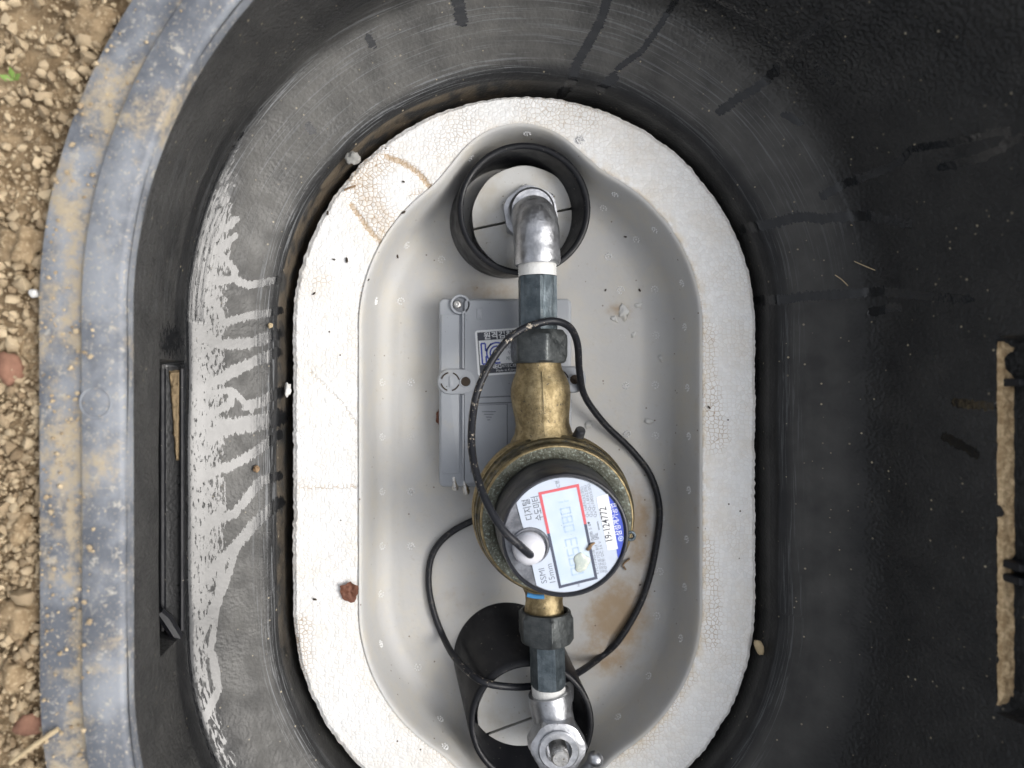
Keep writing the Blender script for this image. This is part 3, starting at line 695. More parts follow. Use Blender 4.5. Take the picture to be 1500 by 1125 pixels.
fd([(530, 270), (550, 310), (565, 330)], 34, 0.62); fd([(560, 235), (525, 265)], 30, 0.55); fd([(602, 285), (616, 280)], 6, 0.6); fd([(640, 215), (680, 180)], 30, 0.30); fd([(780, 165), (860, 165)], 40, 0.25)
fd([(440, 715), (520, 712)], 5, 0.5, 0.0006); fd([(455, 545), (500, 590), (520, 620)], 4, 0.42, 0.0005); fd([(440, 920), (440, 980)], 26, 0.5); fd([(535, 420), (532, 500)], 10, 0.45)
fd([(540, 940), (600, 1060), (660, 1110)], 12, 0.5); fd([(1035, 480), (1045, 600), (1060, 640)], 14, 0.42); fd([(1040, 560), (1048, 650)], 20, 0.4); fd([(1035, 800), (1045, 880), (1040, 940)], 18, 0.45); fd([(985, 360), (1010, 410), (1025, 450)], 10, 0.35, -0.001)
fd([(1010, 990), (950, 1080), (900, 1110)], 16, 0.35); fd([(465, 412), (480, 410)], 10, 0.4)
edge = np.zeros(px.shape)
for k_ in range(18): edge[5 + NR - 18 + k_] = 0.85 * (k_ / 17) ** 1.6 * (0.45 + 0.55 * smooth(-0.2, 0.5, DX))
edge[5 + NR:] = 0.8
foam = grid('foam_insulation', Vm, M['foam'], None, closed=True, angle=180, attrs={'dirt': dirt, 'edge': edge})
tag(foam, 'white bead foam insulation ring around the grey liner', 'foam insulation')

# ------------------------------------------------------------------ pipe sleeves and their foam plugs
def sleeve(label, base_px, rb_px, rim_px, rr_px, zrim, plug_px, rp_px, zplug, ang, plug_label):
    b = P(*base_px, FLOOR - 0.004); t_ = P(*rim_px, zrim); r0 = rb_px / S(FLOOR); r1 = rr_px / S(zrim)
    th = 0.0045; rows = []
    N = 96; a = np.linspace(0, 2 * math.pi, N, endpoint=False)
    def rg(u, r, dz=0): c = b.lerp(t_, u); return np.stack([c.x + r * np.cos(a), c.y + r * np.sin(a), np.full(N, c.z + dz)], -1)
    for u in np.linspace(0, 0.95, 12): rows.append(rg(u, r0 + (r1 - r0) * u))
    rows += [rg(0.985, r1 - 0.0002), rg(1.0, r1 - 0.0012), rg(1.0, r1 - 0.0025, 0.0003), rg(1.0, r1 - th + 0.0010), rg(0.985, r1 - th)]
    for u in np.linspace(0.95, -0.2, 12): rows.append(rg(u, r0 + (r1 - r0) * u - th))
    o = thing('pipe_sleeve', label, 'pipe sleeve', b); grid('tube', np.array(rows), M['sleeve'], o, closed=True, angle=50, flip=False)
    c = P(*plug_px, zplug); rp = rp_px / S(zplug)
    pl = thing('foam_plug', plug_label, 'foam plug', c)
    for h in (0, 1):
        mb = MB(); k = 40; a0 = ang + math.pi * h
        top = []; low = []
        for q in range(k + 1):
            aa = a0 + 0.012 + (math.pi - 0.024) * q / k; rr = rp * (1 + 0.006 * math.sin(9 * aa + h))
            top.append(Vector((math.cos(aa) * rr, math.sin(aa) * rr, 0)))
        nrm = Vector((-math.sin(a0), math.cos(a0), 0)) * 0.0005
        top = [p + nrm for p in top]
        vs = [p * 0.985 + Vector((0, 0, 0.0)) for p in top] + [p + Vector((0, 0, -0.0012)) for p in top] + [p + Vector((0, 0, -0.02)) for p in top]
        m_ = k + 1; fs = [tuple(range(m_))]
        for lv in (0, 1):
            for q in range(m_): fs.append((lv * m_ + q, (lv + 1) * m_ + q, (lv + 1) * m_ + (q + 1) % m_, lv * m_ + (q + 1) % m_))
        mb.add([c + p for p in vs], fs); mb.build('half_disc', M['plug'], pl)
    return o, c
sleeve('upper black pipe sleeve around the silver elbow', (741, 325), 84, (768, 306), 98, 0.0, (768, 320), 77, -0.022, R(12), 'pale split foam disc inside the upper sleeve')
sleeve('lower black pipe sleeve around the silver valve', (742, 955), 80, (779, 1061), 92, 0.0, (778, 1052), 79, -0.020, R(20), 'pale split foam disc inside the lower sleeve')

# ------------------------------------------------------------------ elbow
ZP = 0.013
e0 = P(776, 314, -0.022); e_end = P(787, 388, ZP)
elb = thing('pipe_elbow', 'silver galvanised pipe elbow rising from the upper sleeve', 'pipe elbow', e0)
nut = MB(); Mx = Matrix.Translation(e0) @ Matrix.Rotation(R(10), 4, 'Z')
nut.lathe([(0.0215, -0.006), (0.0225, -0.003), (0.0225, 0.004), (0.0205, 0.0065), (0.0175, 0.0068)], Mx, 72, hexr=0.0195); nut.build('hex_nut', M['galv'], elb, 25)
col_ = MB(); col_.lathe([(0.0170, 0.004), (0.0172, 0.0085), (0.0160, 0.0092), (0.0158, 0.0105), (0.0168, 0.0112), (0.0168, 0.015), (0.0150, 0.017)], Matrix.Translation(e0), 56); col_.build('collar', M['galv'], elb)
vx, vy = P(781, 316, 0.0).x, P(781, 316, 0.0).y
br = 0.020; path = []; rad = []
path.append(Vector((e0.x, e0.y, -0.010))); rad.append(0.0150)
path.append(Vector((vx, vy, ZP - br))); rad.append(0.0156)
for k in range(1, 13):
    a = R(90 * k / 12); path.append(Vector((vx + (e_end.x - vx) * 0.6 * k / 12, vy - br * (1 - math.cos(a)), ZP - br + br * math.sin(a)))); rad.append(0.0156 + 0.0008 * math.sin(a))
yb = vy - br
for k in range(1, 9):
    u = k / 8; path.append(Vector((vx + (e_end.x - vx) * (0.6 + 0.4 * u), yb + (e_end.y - yb) * u, ZP))); rad.append(0.0162 + 0.0004 * (u > 0.4))
rad[-1] = 0.0158
eb = MB(); eb.tube(path, rad, 40); eb.build('bend', M['galv'], elb, 40)
tp = MB(); q0 = e_end + Vector((0, 0.002, 0)); q1 = P(787, 405, ZP)
pr = [(0.0128, 0.0)]
Lt = (q1 - q0).length
for k in range(13): pr.append((0.0133 + 0.0004 * (k % 2), Lt * k / 12))
tp.lathe(pr, axisM(q0, q1), 40); tp.build('seal_tape', M['tape'], elb, 60)

# ------------------------------------------------------------------ hexagonal couplings and union nuts
def hexbar(mb, p, q, hexr, rot, ch=0.0012):
    L = (q - p).length; rc = hexr / math.cos(math.pi / 6)
    mb.lathe([(hexr * 0.9, 0), (hexr * 1.02, 0.0003), (rc, ch), (rc, L - ch), (hexr * 1.02, L - 0.0003), (hexr * 0.9, L)], axisM(p, q), 96, hexr=hexr, rot=rot)
cu = thing('pipe_coupling', 'dark hexagonal coupling and union nut between elbow and meter', 'pipe coupling', P(787, 445, 0))
hb = MB(); hexbar(hb, P(787, 404, ZP), P(788, 487, 0.012), 0.0128, R(30)); hb.build('hex_bar', M['zinc'], cu, 25)
un = MB(); p, q = P(789, 484, 0.012), P(789, 532, 0.012); L = (q - p).length
un.lathe([(0.0165, 0.0), (0.0172, 0.0), (0.0200, 0.0035), (0.0208, 0.006), (0.0208, L - 0.005), (0.0195, L - 0.0015), (0.0178, L)], axisM(p, q), 96, hexr=0.0182, rot=R(22)); un.build('union_nut', M['nut'], cu, 25)
cl_ = thing('pipe_coupling', 'dark hexagonal coupling and union nut below the meter', 'pipe coupling', P(800, 960, 0))
hb = MB(); hexbar(hb, P(801, 938, 0.010), P(803, 1006, 0.010), 0.0109, R(12)); hb.build('hex_bar', M['zinc'], cl_, 25)
un = MB(); p, q = P(799, 894, 0.010), P(800, 942, 0.010); L = (q - p).length
un.lathe([(0.0150, 0.002), (0.0160, -0.0005), (0.0178, 0.0), (0.0205, 0.003), (0.0205, L - 0.006), (0.0180, L - 0.002), (0.0140, L)], axisM(p, q), 96, hexr=0.0178, rot=R(26), cap0=False); un.build('union_nut', M['nut'], cl_, 25)

# ------------------------------------------------------------------ the water meter
AX = P(811, 752, 0.012); lean = Matrix.Rotation(R(3.5), 4, 'X')
FZ = 0.067
fc = P(827, 784, FZ)                    # middle of the face
a_lo = P(809, 750, 0.014); a_dir = (fc - a_lo) / (FZ - 0.014)
base = a_lo + a_dir * (-0.030 - 0.014)
meter = thing('water_meter', 'brass digital water meter with round printed face and display', 'water meter', base)
axis_top = fc; Mh = axisM(base, Vector((fc.x, fc.y, FZ)), (1, 0, 0))
hz = (Vector((fc.x, fc.y, FZ)) - base).length
def hh(z): return (z + 0.030) / (FZ + 0.030) * hz
bd = MB()
bd.lathe([(0.030, hh(-0.030)), (0.040, hh(-0.026)), (0.049, hh(-0.014)), (0.0550, hh(0.0)), (0.0572, hh(0.008)), (0.0572, hh(0.0145)), (0.0556, hh(0.0163)), (0.050, hh(0.0165))], Mh, 96)
na, nb = P(788.5, 528, 0.010), P(797, 660, 0.006); L = (nb - na).length
npf = [(0.0145, 0), (0.0158, 0.001), (0.0160, 0.004), (0.0166, 0.0075), (0.0192, 0.0130), (0.0211, 0.0190), (0.0214, 0.0245), (0.0208, 0.032), (0.0196, 0.040), (0.0192, 0.046), (0.0205, 0.052), (0.024, 0.058), (0.029, 0.064)]
bd.lathe(npf, axisM(na, nb), 72)
na, nb = P(797, 908, 0.010), P(797, 830, 0.006)
bd.lathe([(0.0140, 0), (0.0148, 0.0015), (0.0140, 0.007), (0.0132, 0.013), (0.0135, 0.018), (0.0165, 0.024), (0.022, 0.032)], axisM(na, nb), 64)
bd.build('body', M['brass'], meter, 45)
seam = MB(); ns = axisM(P(789, 528, 0.010), P(793, 632, 0.008))
seam.tube([ns @ Vector((r + 0.0001, 0.0006, z)) for r, z in npf[3:11]], 0.00025, 6); seam.build('casting_seam', M['ring'], meter)
rg_ = MB(); rg_.lathe([(0.0530, hh(0.0160)), (0.0556, hh(0.0165)), (0.0562, hh(0.019)), (0.0548, hh(0.0205)), (0.0546, hh(0.0225)), (0.0556, hh(0.0240)), (0.0550, hh(0.0275)), (0.0536, hh(0.0285)), (0.0534, hh(0.0300)), (0.0540, hh(0.0310)), (0.0530, hh(0.0342)), (0.0515, hh(0.0352)), (0.0490, hh(0.0352))], Mh, 120, cap0=False, cap1=False)
rg_.build('clamp_ring', M['ring'], meter, 30)
vr = MB(); vr.lathe([(0.0516, hh(0.0350)), (0.0512, hh(0.0357)), (0.0500, hh(0.0358)), (0.0440, hh(0.0352)), (0.0425, hh(0.0338)), (0.0415, hh(0.0300))], Mh, 120, cap0=False, cap1=False); vr.build('verdigris_top', M['verdigris'], meter, 40)
we = MB(); we.lathe([(0.0526, hh(0.0346)), (0.0520, hh(0.0357)), (0.0512, hh(0.0360)), (0.0508, hh(0.0356))], Mh, 120, cap0=False, cap1=False); we.build('worn_edge', M['brass'], meter, 40)
we = MB(); we.lathe([(0.0562, hh(0.0172)), (0.0565, hh(0.0182)), (0.0562, hh(0.0190))], Mh, 120, cap0=False, cap1=False); we.build('worn_edge', M['brass'], meter, 40)
hs_ = MB(); hs_.lathe([(0.0428, hh(0.030)), (0.0424, hh(0.050)), (0.0416, hh(0.053)), (0.0412, hh(0.0545)), (0.0412, hh(0.0600)), (0.0410, hh(0.0650)), (0.0404, hh(0.0678)), (0.0396, hh(0.0684)), (0.0388, hh(0.0680)), (0.0384, hh(0.0662)), (0.030, hh(0.0660))], Mh, 120, cap0=False, cap1=True)
hs_.build('register_housing', M['housing'], meter, 30)
bz = MB(); bz.lathe([(0.0409, hh(0.0652)), (0.0409, hh(0.0676)), (0.0402, hh(0.0690)), (0.0392, hh(0.0692)), (0.0385, hh(0.0684)), (0.0384, hh(0.0664))], Mh, 120, cap0=False, cap1=False); bz.build('bezel', M['black'], meter, 40)
pg = MB(); pp = P(846, 640, 0.018); pg.lathe([(0.004, 0), (0.0042, 0.004), (0.0036, 0.013), (0.003, 0.014)], axisM(pp + Vector((-0.001, -0.004, -0.002)), pp + Vector((0.001, 0.006, 0.008))), 20); pg.build('stop_peg', M['housing'], meter)
lp = MB(); pp = P(924, 785, 0.040); ring_pts = [pp + Vector((0.0026 * math.cos(k * math.pi / 8), 0.0026 * math.sin(k * math.pi / 8), 0)) for k in range(17)]
lp.tube(ring_pts, 0.0011, 8); lp.build('seal_eyelet', M['zinc'], meter)
gk = MB(); gk.tube([P(772 + 5 * k, 871 + (0.0, 1.5, 2.5, 3.0, 3.2, 3.0)[k], 0.030) for k in range(6)], 0.0016, 8); gk.build('gasket', M['cyan'], meter)

# the printed face, drawn in face millimetres (x right, y up in the picture)
FK = 40.2 / 540.0
def fxy(x, y): return Vector(((x - 622) * FK * mm, (562 - y) * FK * mm, 0))
Mf = Mh.copy(); zax = Mh.to_3x3() @ Vector((0, 0, 1)); xax = Vector((1, 0, 0)); xax = (xax - zax * xax.dot(zax)).normalized(); yax = zax.cross(xax)
Mf = Matrix((xax, yax, zax)).transposed().to_4x4(); Mf.translation = Mh @ Vector((0, 0, hh(0.0663)))
FR = 0.0384
def flat_poly(pts, z, th=0.0002):
    mb = MB(); n_ = len(pts)
    v0 = [Vector((p[0], p[1], z)) for p in pts]; v1 = [Vector((p[0], p[1], z - th)) for p in pts]
    ar = sum(pts[i][0] * pts[(i + 1) % n_][1] - pts[(i + 1) % n_][0] * pts[i][1] for i in range(n_))
    if ar < 0: v0.reverse(); v1.reverse()
    mb.add(v0 + v1, [tuple(range(n_))] + [(n_ + i, n_ + (i + 1) % n_, (i + 1) % n_, i) for i in range(n_)]); return mb
disc = [(FR * math.cos(2 * math.pi * k / 96), FR * math.sin(2 * math.pi * k / 96)) for k in range(96)]
recess = flat_poly(disc, 0.0002).build('face_recess', M['recess'], None); recess.matrix_basis = Mf; adopt(recess, meter)
# white plate: circle right of the notch line
def ang(p): return math.atan2(p.y, p.x)
pa, pb1 = fxy(215, 285), fxy(385, 1012)
a1, a2 = ang(pb1), ang(pa)
plate = []
k_n = 80; a2u = a2 if a2 > a1 else a2 + 2 * math.pi
for k in range(k_n + 1):
    a = a1 + (a2u - a1) * k / k_n; plate.append((0.0376 * math.cos(a), 0.0376 * math.sin(a)))
plate.append(tuple(fxy(258, 475)[:2])); kc = fxy(330, 655)
kr = 165 * FK * mm; b0 = ang(fxy(258, 475) - kc); b1_ = ang(fxy(345, 835) - kc)
if b0 < b1_: b0 += 2 * math.pi
for k in range(25): a = b0 + (b1_ - b0) * k / 24; plate.append((kc.x + kr * math.cos(a), kc.y + kr * math.sin(a)))
face = flat_poly(plate, 0.0009, 0.0006).build('face_plate', M['face'], None, 30); face.matrix_basis = Mf; adopt(face, meter)
tag(face, 'pale blue printed dial plate with display and lettering')
def sub(o): o.parent = face; o.matrix_parent_inverse = Matrix.Identity(4); return o
ZF = 0.00098
def quad(name, pts, mat, z, th=0.00005): return sub(flat_poly([tuple(fxy(*p)[:2]) for p in pts], z, th).build(name, mat, None, 30))
TA = R(102.3)
def text_mesh(body, size, bold=0.0):
    cu_ = bpy.data.curves.new('t', 'FONT'); cu_.body = body; cu_.size = size; cu_.align_x = 'CENTER'; cu_.align_y = 'CENTER'; cu_.offset = bold; cu_.resolution_u = 3
    ob = bpy.data.objects.new('t', cu_); C.objects.link(ob); bpy.context.view_layer.update()
    me = bpy.data.meshes.new_from_object(ob.evaluated_get(bpy.context.evaluated_depsgraph_get()))
    bpy.data.objects.remove(ob); bpy.data.curves.remove(cu_); return me
def lettering(name, body, size, parent, loc, rot, mat, bold=0.0, sx=1.0):
    me = text_mesh(body, size, bold); me.materials.clear(); me.materials.append(mat); me.name = name
    if sx != 1.0:
        for v in me.vertices: v.co.x *= sx
    o = bpy.data.objects.new(name, me); C.objects.link(o); o.parent = parent; o.location = loc; o.rotation_euler = (0, 0, rot); return o
def ftext(body, h_px, x, y, mat=None, bold=0.0, sx=1.0, z=ZF, rot=TA):
    p = fxy(x, y); p.z = z; return lettering('lettering', body, h_px * FK * mm, face, p, rot, mat or M['ink'], bold, sx)
# display
TLc, TRc, BRc, BLc = (405, 195), (725, 125), (900, 940), (590, 1020)
quad('display', [TLc, TRc, BRc, BLc], M['lcd'], ZF)
def lerp2(a, b, t): return (a[0] + (b[0] - a[0]) * t, a[1] + (b[1] - a[1]) * t)
def band(p, q, w, mat, name='display_frame'):
    d = Vector((q[0] - p[0], q[1] - p[1])); d.normalize(); n_ = Vector((-d.y, d.x)) * w / 2; d = d * w / 2
    quad(name, [(p[0] + n_.x - d.x, p[1] + n_.y - d.y), (q[0] + n_.x + d.x, q[1] + n_.y + d.y), (q[0] - n_.x + d.x, q[1] - n_.y + d.y), (p[0] - n_.x - d.x, p[1] - n_.y - d.y)], mat, band.z); band.z += 0.00001
band.z = ZF + 0.00008
band(lerp2(TLc, BLc, 0.41), BLc, 24, M['frame']); band(BLc, BRc, 24, M['frame']); band(lerp2(TRc, BRc, 0.40), BRc, 24, M['frame'])
band(TLc, TRc, 24, M['red']); band(TLc, lerp2(TLc, BLc, 0.41), 24, M['red']); band(TRc, lerp2(TRc, BRc, 0.40), 24, M['red'])
# seven-segment figures on the display
SEGS = {'0': 'abcdef', '1': 'bc', '2': 'abged', '3': 'abgcd', '4': 'fgbc', '5': 'afgcd', '6': 'afgedc', '7': 'abc', '8': 'abcdefg', '9': 'abcdfg'}
def seven(mb, ch, ox, oy, w, h, t_):
    g_ = t_ * 0.3
    box_ = {'a': (g_, h - t_, w - g_, h), 'd': (g_, 0, w - g_, t_), 'g': (g_, h / 2 - t_ / 2, w - g_, h / 2 + t_ / 2), 'f': (0, h / 2 + g_, t_, h - g_), 'b': (w - t_, h / 2 + g_, w, h - g_), 'e': (0, g_, t_, h / 2 - g_), 'c': (w - t_, g_, w, h / 2 - g_)}
    for s_ in SEGS[ch]:
        x0, y0, x1, y1 = box_[s_]; mb.add([(ox + x0, oy + y0, 0), (ox + x1, oy + y0, 0), (ox + x1, oy + y1, 0), (ox + x0, oy + y1, 0)], [(0, 1, 2, 3)])
x = 0.0
for ch, w, h in [('0', 5.2, 8), ('0', 5.2, 8), ('5', 5.2, 8), ('3', 5.2, 8), ('.', 1.5, 8), ('0', 4.6, 7), ('8', 4.6, 7), ('0', 4.6, 7), ('1', 3.0, 7)]:
    if ch != '.':
        mb = MB(); seven(mb, ch, 0, 0, w * mm, h * mm, 0.9 * mm); o = sub(mb.build('figure', M['inkfaint'], None, None))
        p = fxy(795, 900) + Vector((math.cos(TA), math.sin(TA), 0)) * x * mm; o.location = (p.x, p.y, ZF + 0.00006); o.rotation_euler = (0, 0, TA)
    x += w + 1.3
ftext('디지털', 78, 306, 335, sx=0.9); ftext('수도미터', 78, 388, 322, sx=0.78)
ftext('SSMI', 74, 442, 920, M['ink2']); ftext('15mm', 74, 512, 903, M['ink2'])
ftext('C형.', 40, 556, 108, M['ink2']); ftext('H', 34, 752, 1006, M['ink2'])
ftext('Q₁:16ℓ/h(±2.0%)', 36, 787, 268, M['ink2'], sx=1.15); ftext('Q₂/Q₁:1.6(±2.0%)', 36, 818, 262, M['ink2'], sx=1.1); ftext('Q₃/Q₁:100(±5.0%)', 36, 852, 256, M['ink2'], sx=1.12)
ftext('B S 8', 34, 843, 505, M['ink2'], sx=1.3); ftext('●', 26, 828, 452, M['ink'])
ftext('eamens', 26, 908, 478, M['ink2'], bold=0.00003)
ftext('KTC-17-H3-18', 36, 893, 800, M['ink2'], sx=1.0); ftext('검정유효기간 8년', 36, 925, 770, M['ink2']); ftext('공급전원: DC 3.6 V', 36, 955, 755, M['ink2'])
quad('number_sticker', [(886, 228), (986, 196), (1083, 682), (996, 694)], M['white'], ZF + 0.0001, 0.0001)
ftext('19-124772', 86, 978, 468, M['ink'], 0.00004, 0.86, ZF + 0.00016)
# blue segment
l0, l1 = fxy(990, 175), fxy(1105, 778); ba, bb = ang(l1), ang(l0)
bp = [(0.0378 * math.cos(ba + (bb - ba) * k / 30), 0.0378 * math.sin(ba + (bb - ba) * k / 30)) for k in range(31)]
bp[0] = tuple(l1.normalized().xy * 0.0378); bp[-1] = tuple(l0.normalized().xy * 0.0378)
sub(flat_poly(bp, ZF + 0.00005, 0.0001).build('blue_band', M['blue'], None, 30))
ftext('삼성계기공업', 62, 1062, 420, M['white'], 0.00003, 0.86, ZF + 0.0001)
# round emblem on the blue band
em = MB(); pc = fxy(1106, 590)
for k in range(14):
    a, b = 2 * math.pi * k / 14, 2 * math.pi * (k + 1) / 14; r0_, r1_ = 0.0012, 0.0018
    em.add([(pc.x + r0_ * math.cos(a), pc.y + r0_ * math.sin(a), 0), (pc.x + r1_ * math.cos(a), pc.y + r1_ * math.sin(a), 0), (pc.x + r1_ * math.cos(b), pc.y + r1_ * math.sin(b), 0), (pc.x + r0_ * math.cos(b), pc.y + r0_ * math.sin(b), 0)], [(0, 1, 2, 3)])
em.add([(pc.x - .0006, pc.y - .0007, 0), (pc.x + .0006, pc.y - .0004, 0), (pc.x + .0005, pc.y + .0007, 0), (pc.x - .0007, pc.y + .0005, 0)], [(0, 1, 2, 3)])
o = sub(em.build('emblem', M['paleblue'], None, None)); o.location.z = ZF + 0.0001
def kc_mark(h, w_):
    """outline mark: an upright bar with a diagonal branch and a double arc"""
    mb = MB()
    def st_(pts, w):
        pts = [Vector((p[0], p[1], 0)) for p in pts]
        for p, q in zip(pts[:-1], pts[1:]):
            d = (q - p).normalized(); n_ = Vector((-d.y, d.x, 0)) * w / 2
            mb.add([p - n_, q - n_, q + n_, p + n_], [(0, 1, 2, 3)])
    t_ = h * 0.075
    st_([(0, 0), (0, h)], t_); st_([(h * .2, h), (h * .2, h * .62), (h * .40, h * .86), (h * .5, h * 0.98)], t_); st_([(0, h), (h * .2, h)], t_); st_([(0, 0), (h * .2, 0), (h * .2, h * .38)], t_)
    for rr in (0.50, 0.33, 0.17):
        st_([(h * .74 + rr * h * math.cos(R(a)), h * .5 + rr * h * math.sin(R(a))) for a in range(62, 299, 14)], t_)
    return mb
o = sub(kc_mark(62 * FK * mm, 0).build('certification_mark', M['ink2'], None, None)); p = fxy(915, 592); o.location = (p.x, p.y, ZF); o.rotation_euler = (0, 0, TA)
# milky cap with the cable gland
cp = MB(); kcap = fxy(312, 668); kcap.z = 0.0005; rc = 140 * FK * mm
cp.lathe([(rc, 0), (rc * 1.0, 0.0035), (rc * 0.94, 0.0062), (rc * 0.80, 0.0086), (rc * 0.55, 0.0104), (rc * 0.28, 0.0112), (0.0001, 0.0114)], Matrix.Translation(kcap), 56)
capo = cp.build('cable_cap', M['cap'], None, 50); capo.matrix_basis = Mf; adopt(capo, meter)
rr_ = MB(); kk = fxy(328, 655); rr_.lathe([(160*FK*mm, 0.0001), (160*FK*mm, 0.0016), (146*FK*mm, 0.0018), (144*FK*mm, 0.0004)], Matrix.Translation(kk), 56, cap0=False, cap1=False)
o = rr_.build('cap_collar', M['recess'], None, 40); o.matrix_basis = Mf; adopt(o, meter)
cap_top = Mf @ (kcap + Vector((0.0008, -0.0012, 0.0105)))
# drop of water and a crumb of bark on the display
dr = MB(); ctr = fxy(772, 800); vs_ = []; fs_ = []; nr, na_ = 7, 32
for i in range(nr):
    f_ = i / (nr - 1)
    for k in range(na_):
        a = 2 * math.pi * k / na_; rr = (0.0060 + 0.0007 * math.sin(3 * a + 1) + 0.0004 * math.sin(5 * a)) * math.sin(f_ * math.pi / 2); e = Vector((math.cos(a) * rr * 0.85, math.sin(a) * rr * 1.05, 0))
        vs_.append((ctr.x + e.x, ctr.y + e.y, ZF + 0.0002 + 0.0011 * math.cos(f_ * math.pi / 2) ** 0.8))
for i in range(nr - 1):
    for k in range(na_): fs_.append((i * na_ + k, (i + 1) * na_ + k, (i + 1) * na_ + (k + 1) % na_, i * na_ + (k + 1) % na_))
fs_.append(tuple((nr - 1) * na_ + k for k in range(na_ - 1, -1, -1)))
dr.add([Mf @ Vector(v) for v in vs_], fs_); tag(dr.build('water_drop', M['drop'], None, 180), 'clear drop of water lying on the meter display', 'water drop')
cb = MB(); cb.tube([Mf @ (fxy(*p) + Vector((0, 0, ZF + 0.0008))) for p in [(815, 690), (838, 665), (852, 640), (882, 624)]], [0.0009, 0.0013, 0.0010, 0.0005], 8)
tag(cb.build('bark_crumb', M['bark'], None, 180), 'tiny curved crumb of bark on the meter face above the drop', 'bark crumb')

# ------------------------------------------------------------------ remote reader box
BZ = -0.020
x0, x1 = P(643, 0, BZ).x, P(838, 0, BZ).x; yT, yB = P(0, 437, BZ).y, P(0, 714, BZ).y
rd = thing('remote_reader', 'grey plastic remote reading box with printed label behind the meter', 'reader box', ((x0 + x1) / 2, (yT + yB) / 2, FLOOR))
mb = MB(); mb.box(x0, x1, yB, yT, FLOOR + 0.001, BZ - 0.0015, 0.004); mb.build('case', M['enclosure'], rd, 35)
xr = P(680, 0, BZ).x
mb = MB(); mb.box(xr, x1 - (xr - x0), yB + 0.003, yT - 0.0015, BZ - 0.004, BZ + 0.0012, 0.002); lid = mb.build('lid', M['enclosure'], rd, 30)
mb = MB(); mb.box(x0 + 0.0015, xr - 0.0035, yB + 0.010, yT - 0.012, BZ - 0.004, BZ - 0.0008, 0.0015); mb.build('side_panel', M['enclosure'], rd, 30)
for ya_, yb2 in ((yB + 0.006, P(0, 578, BZ).y), (P(0, 540, BZ).y, yT - 0.010)):
    mb = MB(); mb.box(xr - 0.0016, xr - 0.0002, ya_, yb2, BZ - 0.004, BZ + 0.0022, 0.0006); mb.build('edge_bead', M['enclosure'], rd, 30)
def ring_mesh(c, r0_, r1_, z0, z1, n_=32):
    m_ = MB(); m_.lathe([(r0_, z0), (r0_, z1 - 0.0002), (r0_ + 0.0003, z1), (r1_ - 0.0003, z1), (r1_, z1 - 0.0003), (r1_, z0)], Matrix.Translation(c), n_, cap0=False, cap1=False); return m_
# screw boss, upper left corner
sb = P(674, 446, BZ); mb = ring_mesh(Vector((sb.x, sb.y, BZ)), 0.0058, 0.0075, -0.004, 0.0012); mb.build('screw_boss', M['enclosure'], rd)
mb = MB(); mb.lathe([(0.0058, -0.003), (0.0058, -0.0012)], Matrix.Translation((sb.x, sb.y, BZ)), 32); mb.build('boss_floor', M['groove'], rd)
def screw(c, r=0.0030, par=rd):
    m_ = MB(); m_.lathe([(r, -0.001), (r, 0.0008), (r * 0.8, 0.0014), (r * 0.4, 0.0016), (r * 0.35, 0.0006), (0.0001, 0.0005)], Matrix.Translation(c), 24); return m_.build('screw', M['steel'], par, 30)
screw(Vector((P(670, 446, BZ).x, sb.y, BZ)))
# fixing pills with a twist lock
for (cx_, cy_) in ((670, 559), (829, 556)):
    c = P(cx_, cy_, BZ); w, h = 0.0155, 0.0102
    m_ = MB(); m_.box(c.x - w, c.x + w, c.y - h, c.y + h, BZ - 0.006, BZ + 0.0018, 0.0095, n=8); pill = m_.build('fixing_tab', M['enclosure'], rd, 30)
    m_ = MB(); kc_ = Vector((c.x - 0.0055, c.y, BZ + 0.0018))
    for a0 in (12, 102, 192, 282):
        m_.tube([kc_ + Vector((0.0068 * math.cos(R(a)), 0.0068 * math.sin(R(a)), 0.0001)) for a in range(a0, a0 + 66, 6)], 0.00055, 6)
    o = m_.build('lock_slot', M['dirt'], None); o.parent = pill; o.matrix_parent_inverse = Matrix.Translation(-rd.location).inverted() @ Matrix.Identity(4) if False else Matrix.Identity(4)
    m_ = MB(); m_.box(kc_.x - 0.0007, kc_.x + 0.0022, kc_.y - 0.0042, kc_.y + 0.0042, kc_.z - 0.001, kc_.z + 0.0008, 0.0006); o = m_.build('lock_key', M['enclosure'], None); o.parent = pill
    hc = Vector((c.x + 0.0062, c.y, BZ + 0.0018)); m_ = ring_mesh(hc, 0.0036, 0.0046, -0.002, 0.0009); o = m_.build('hole_rim', M['enclosure'], None); o.parent = pill
    m_ = MB(); m_.lathe([(0.0036, 0.00005), (0.003, 0.00015), (0.0001, 0.0002)], Matrix.Translation(hc), 24); o = m_.build('fixing_hole', M['dirt'], None); o.parent = pill
# panel lines, embossed bar
zl = BZ + 0.0012
for yy in (582, 591):
    p, q = P(700, yy, zl), P(790, yy - 3, zl); m_ = MB(); m_.tube([p, q], 0.00045, 6); m_.build('panel_groove', M['groove'], rd)
p, q = P(690, 594, zl), P(743, 592, zl); r_, s_ = P(743, 690, zl), P(690, 692, zl)
m_ = MB(); m_.tube([s_, p, q, r_], 0.0004, 6); m_.build('battery_door_line', M['groove'], rd)
for k, (yy, w) in enumerate(((603, 10), (607, 7), (611, 4), (615, 2))):
    m_ = MB(); m_.tube([P(716 - w, yy, zl), P(716 + w, yy, zl)], 0.00035, 6); m_.build('grip_line', M['groove'], rd)
c = P(702, 460, zl); m_ = MB(); m_.box(c.x - 0.0020, c.x + 0.0020, c.y - 0.0042, c.y + 0.0042, zl - 0.001, zl + 0.0008, 0.0006); m_.build('embossed_bar', M['enclosure'], rd)
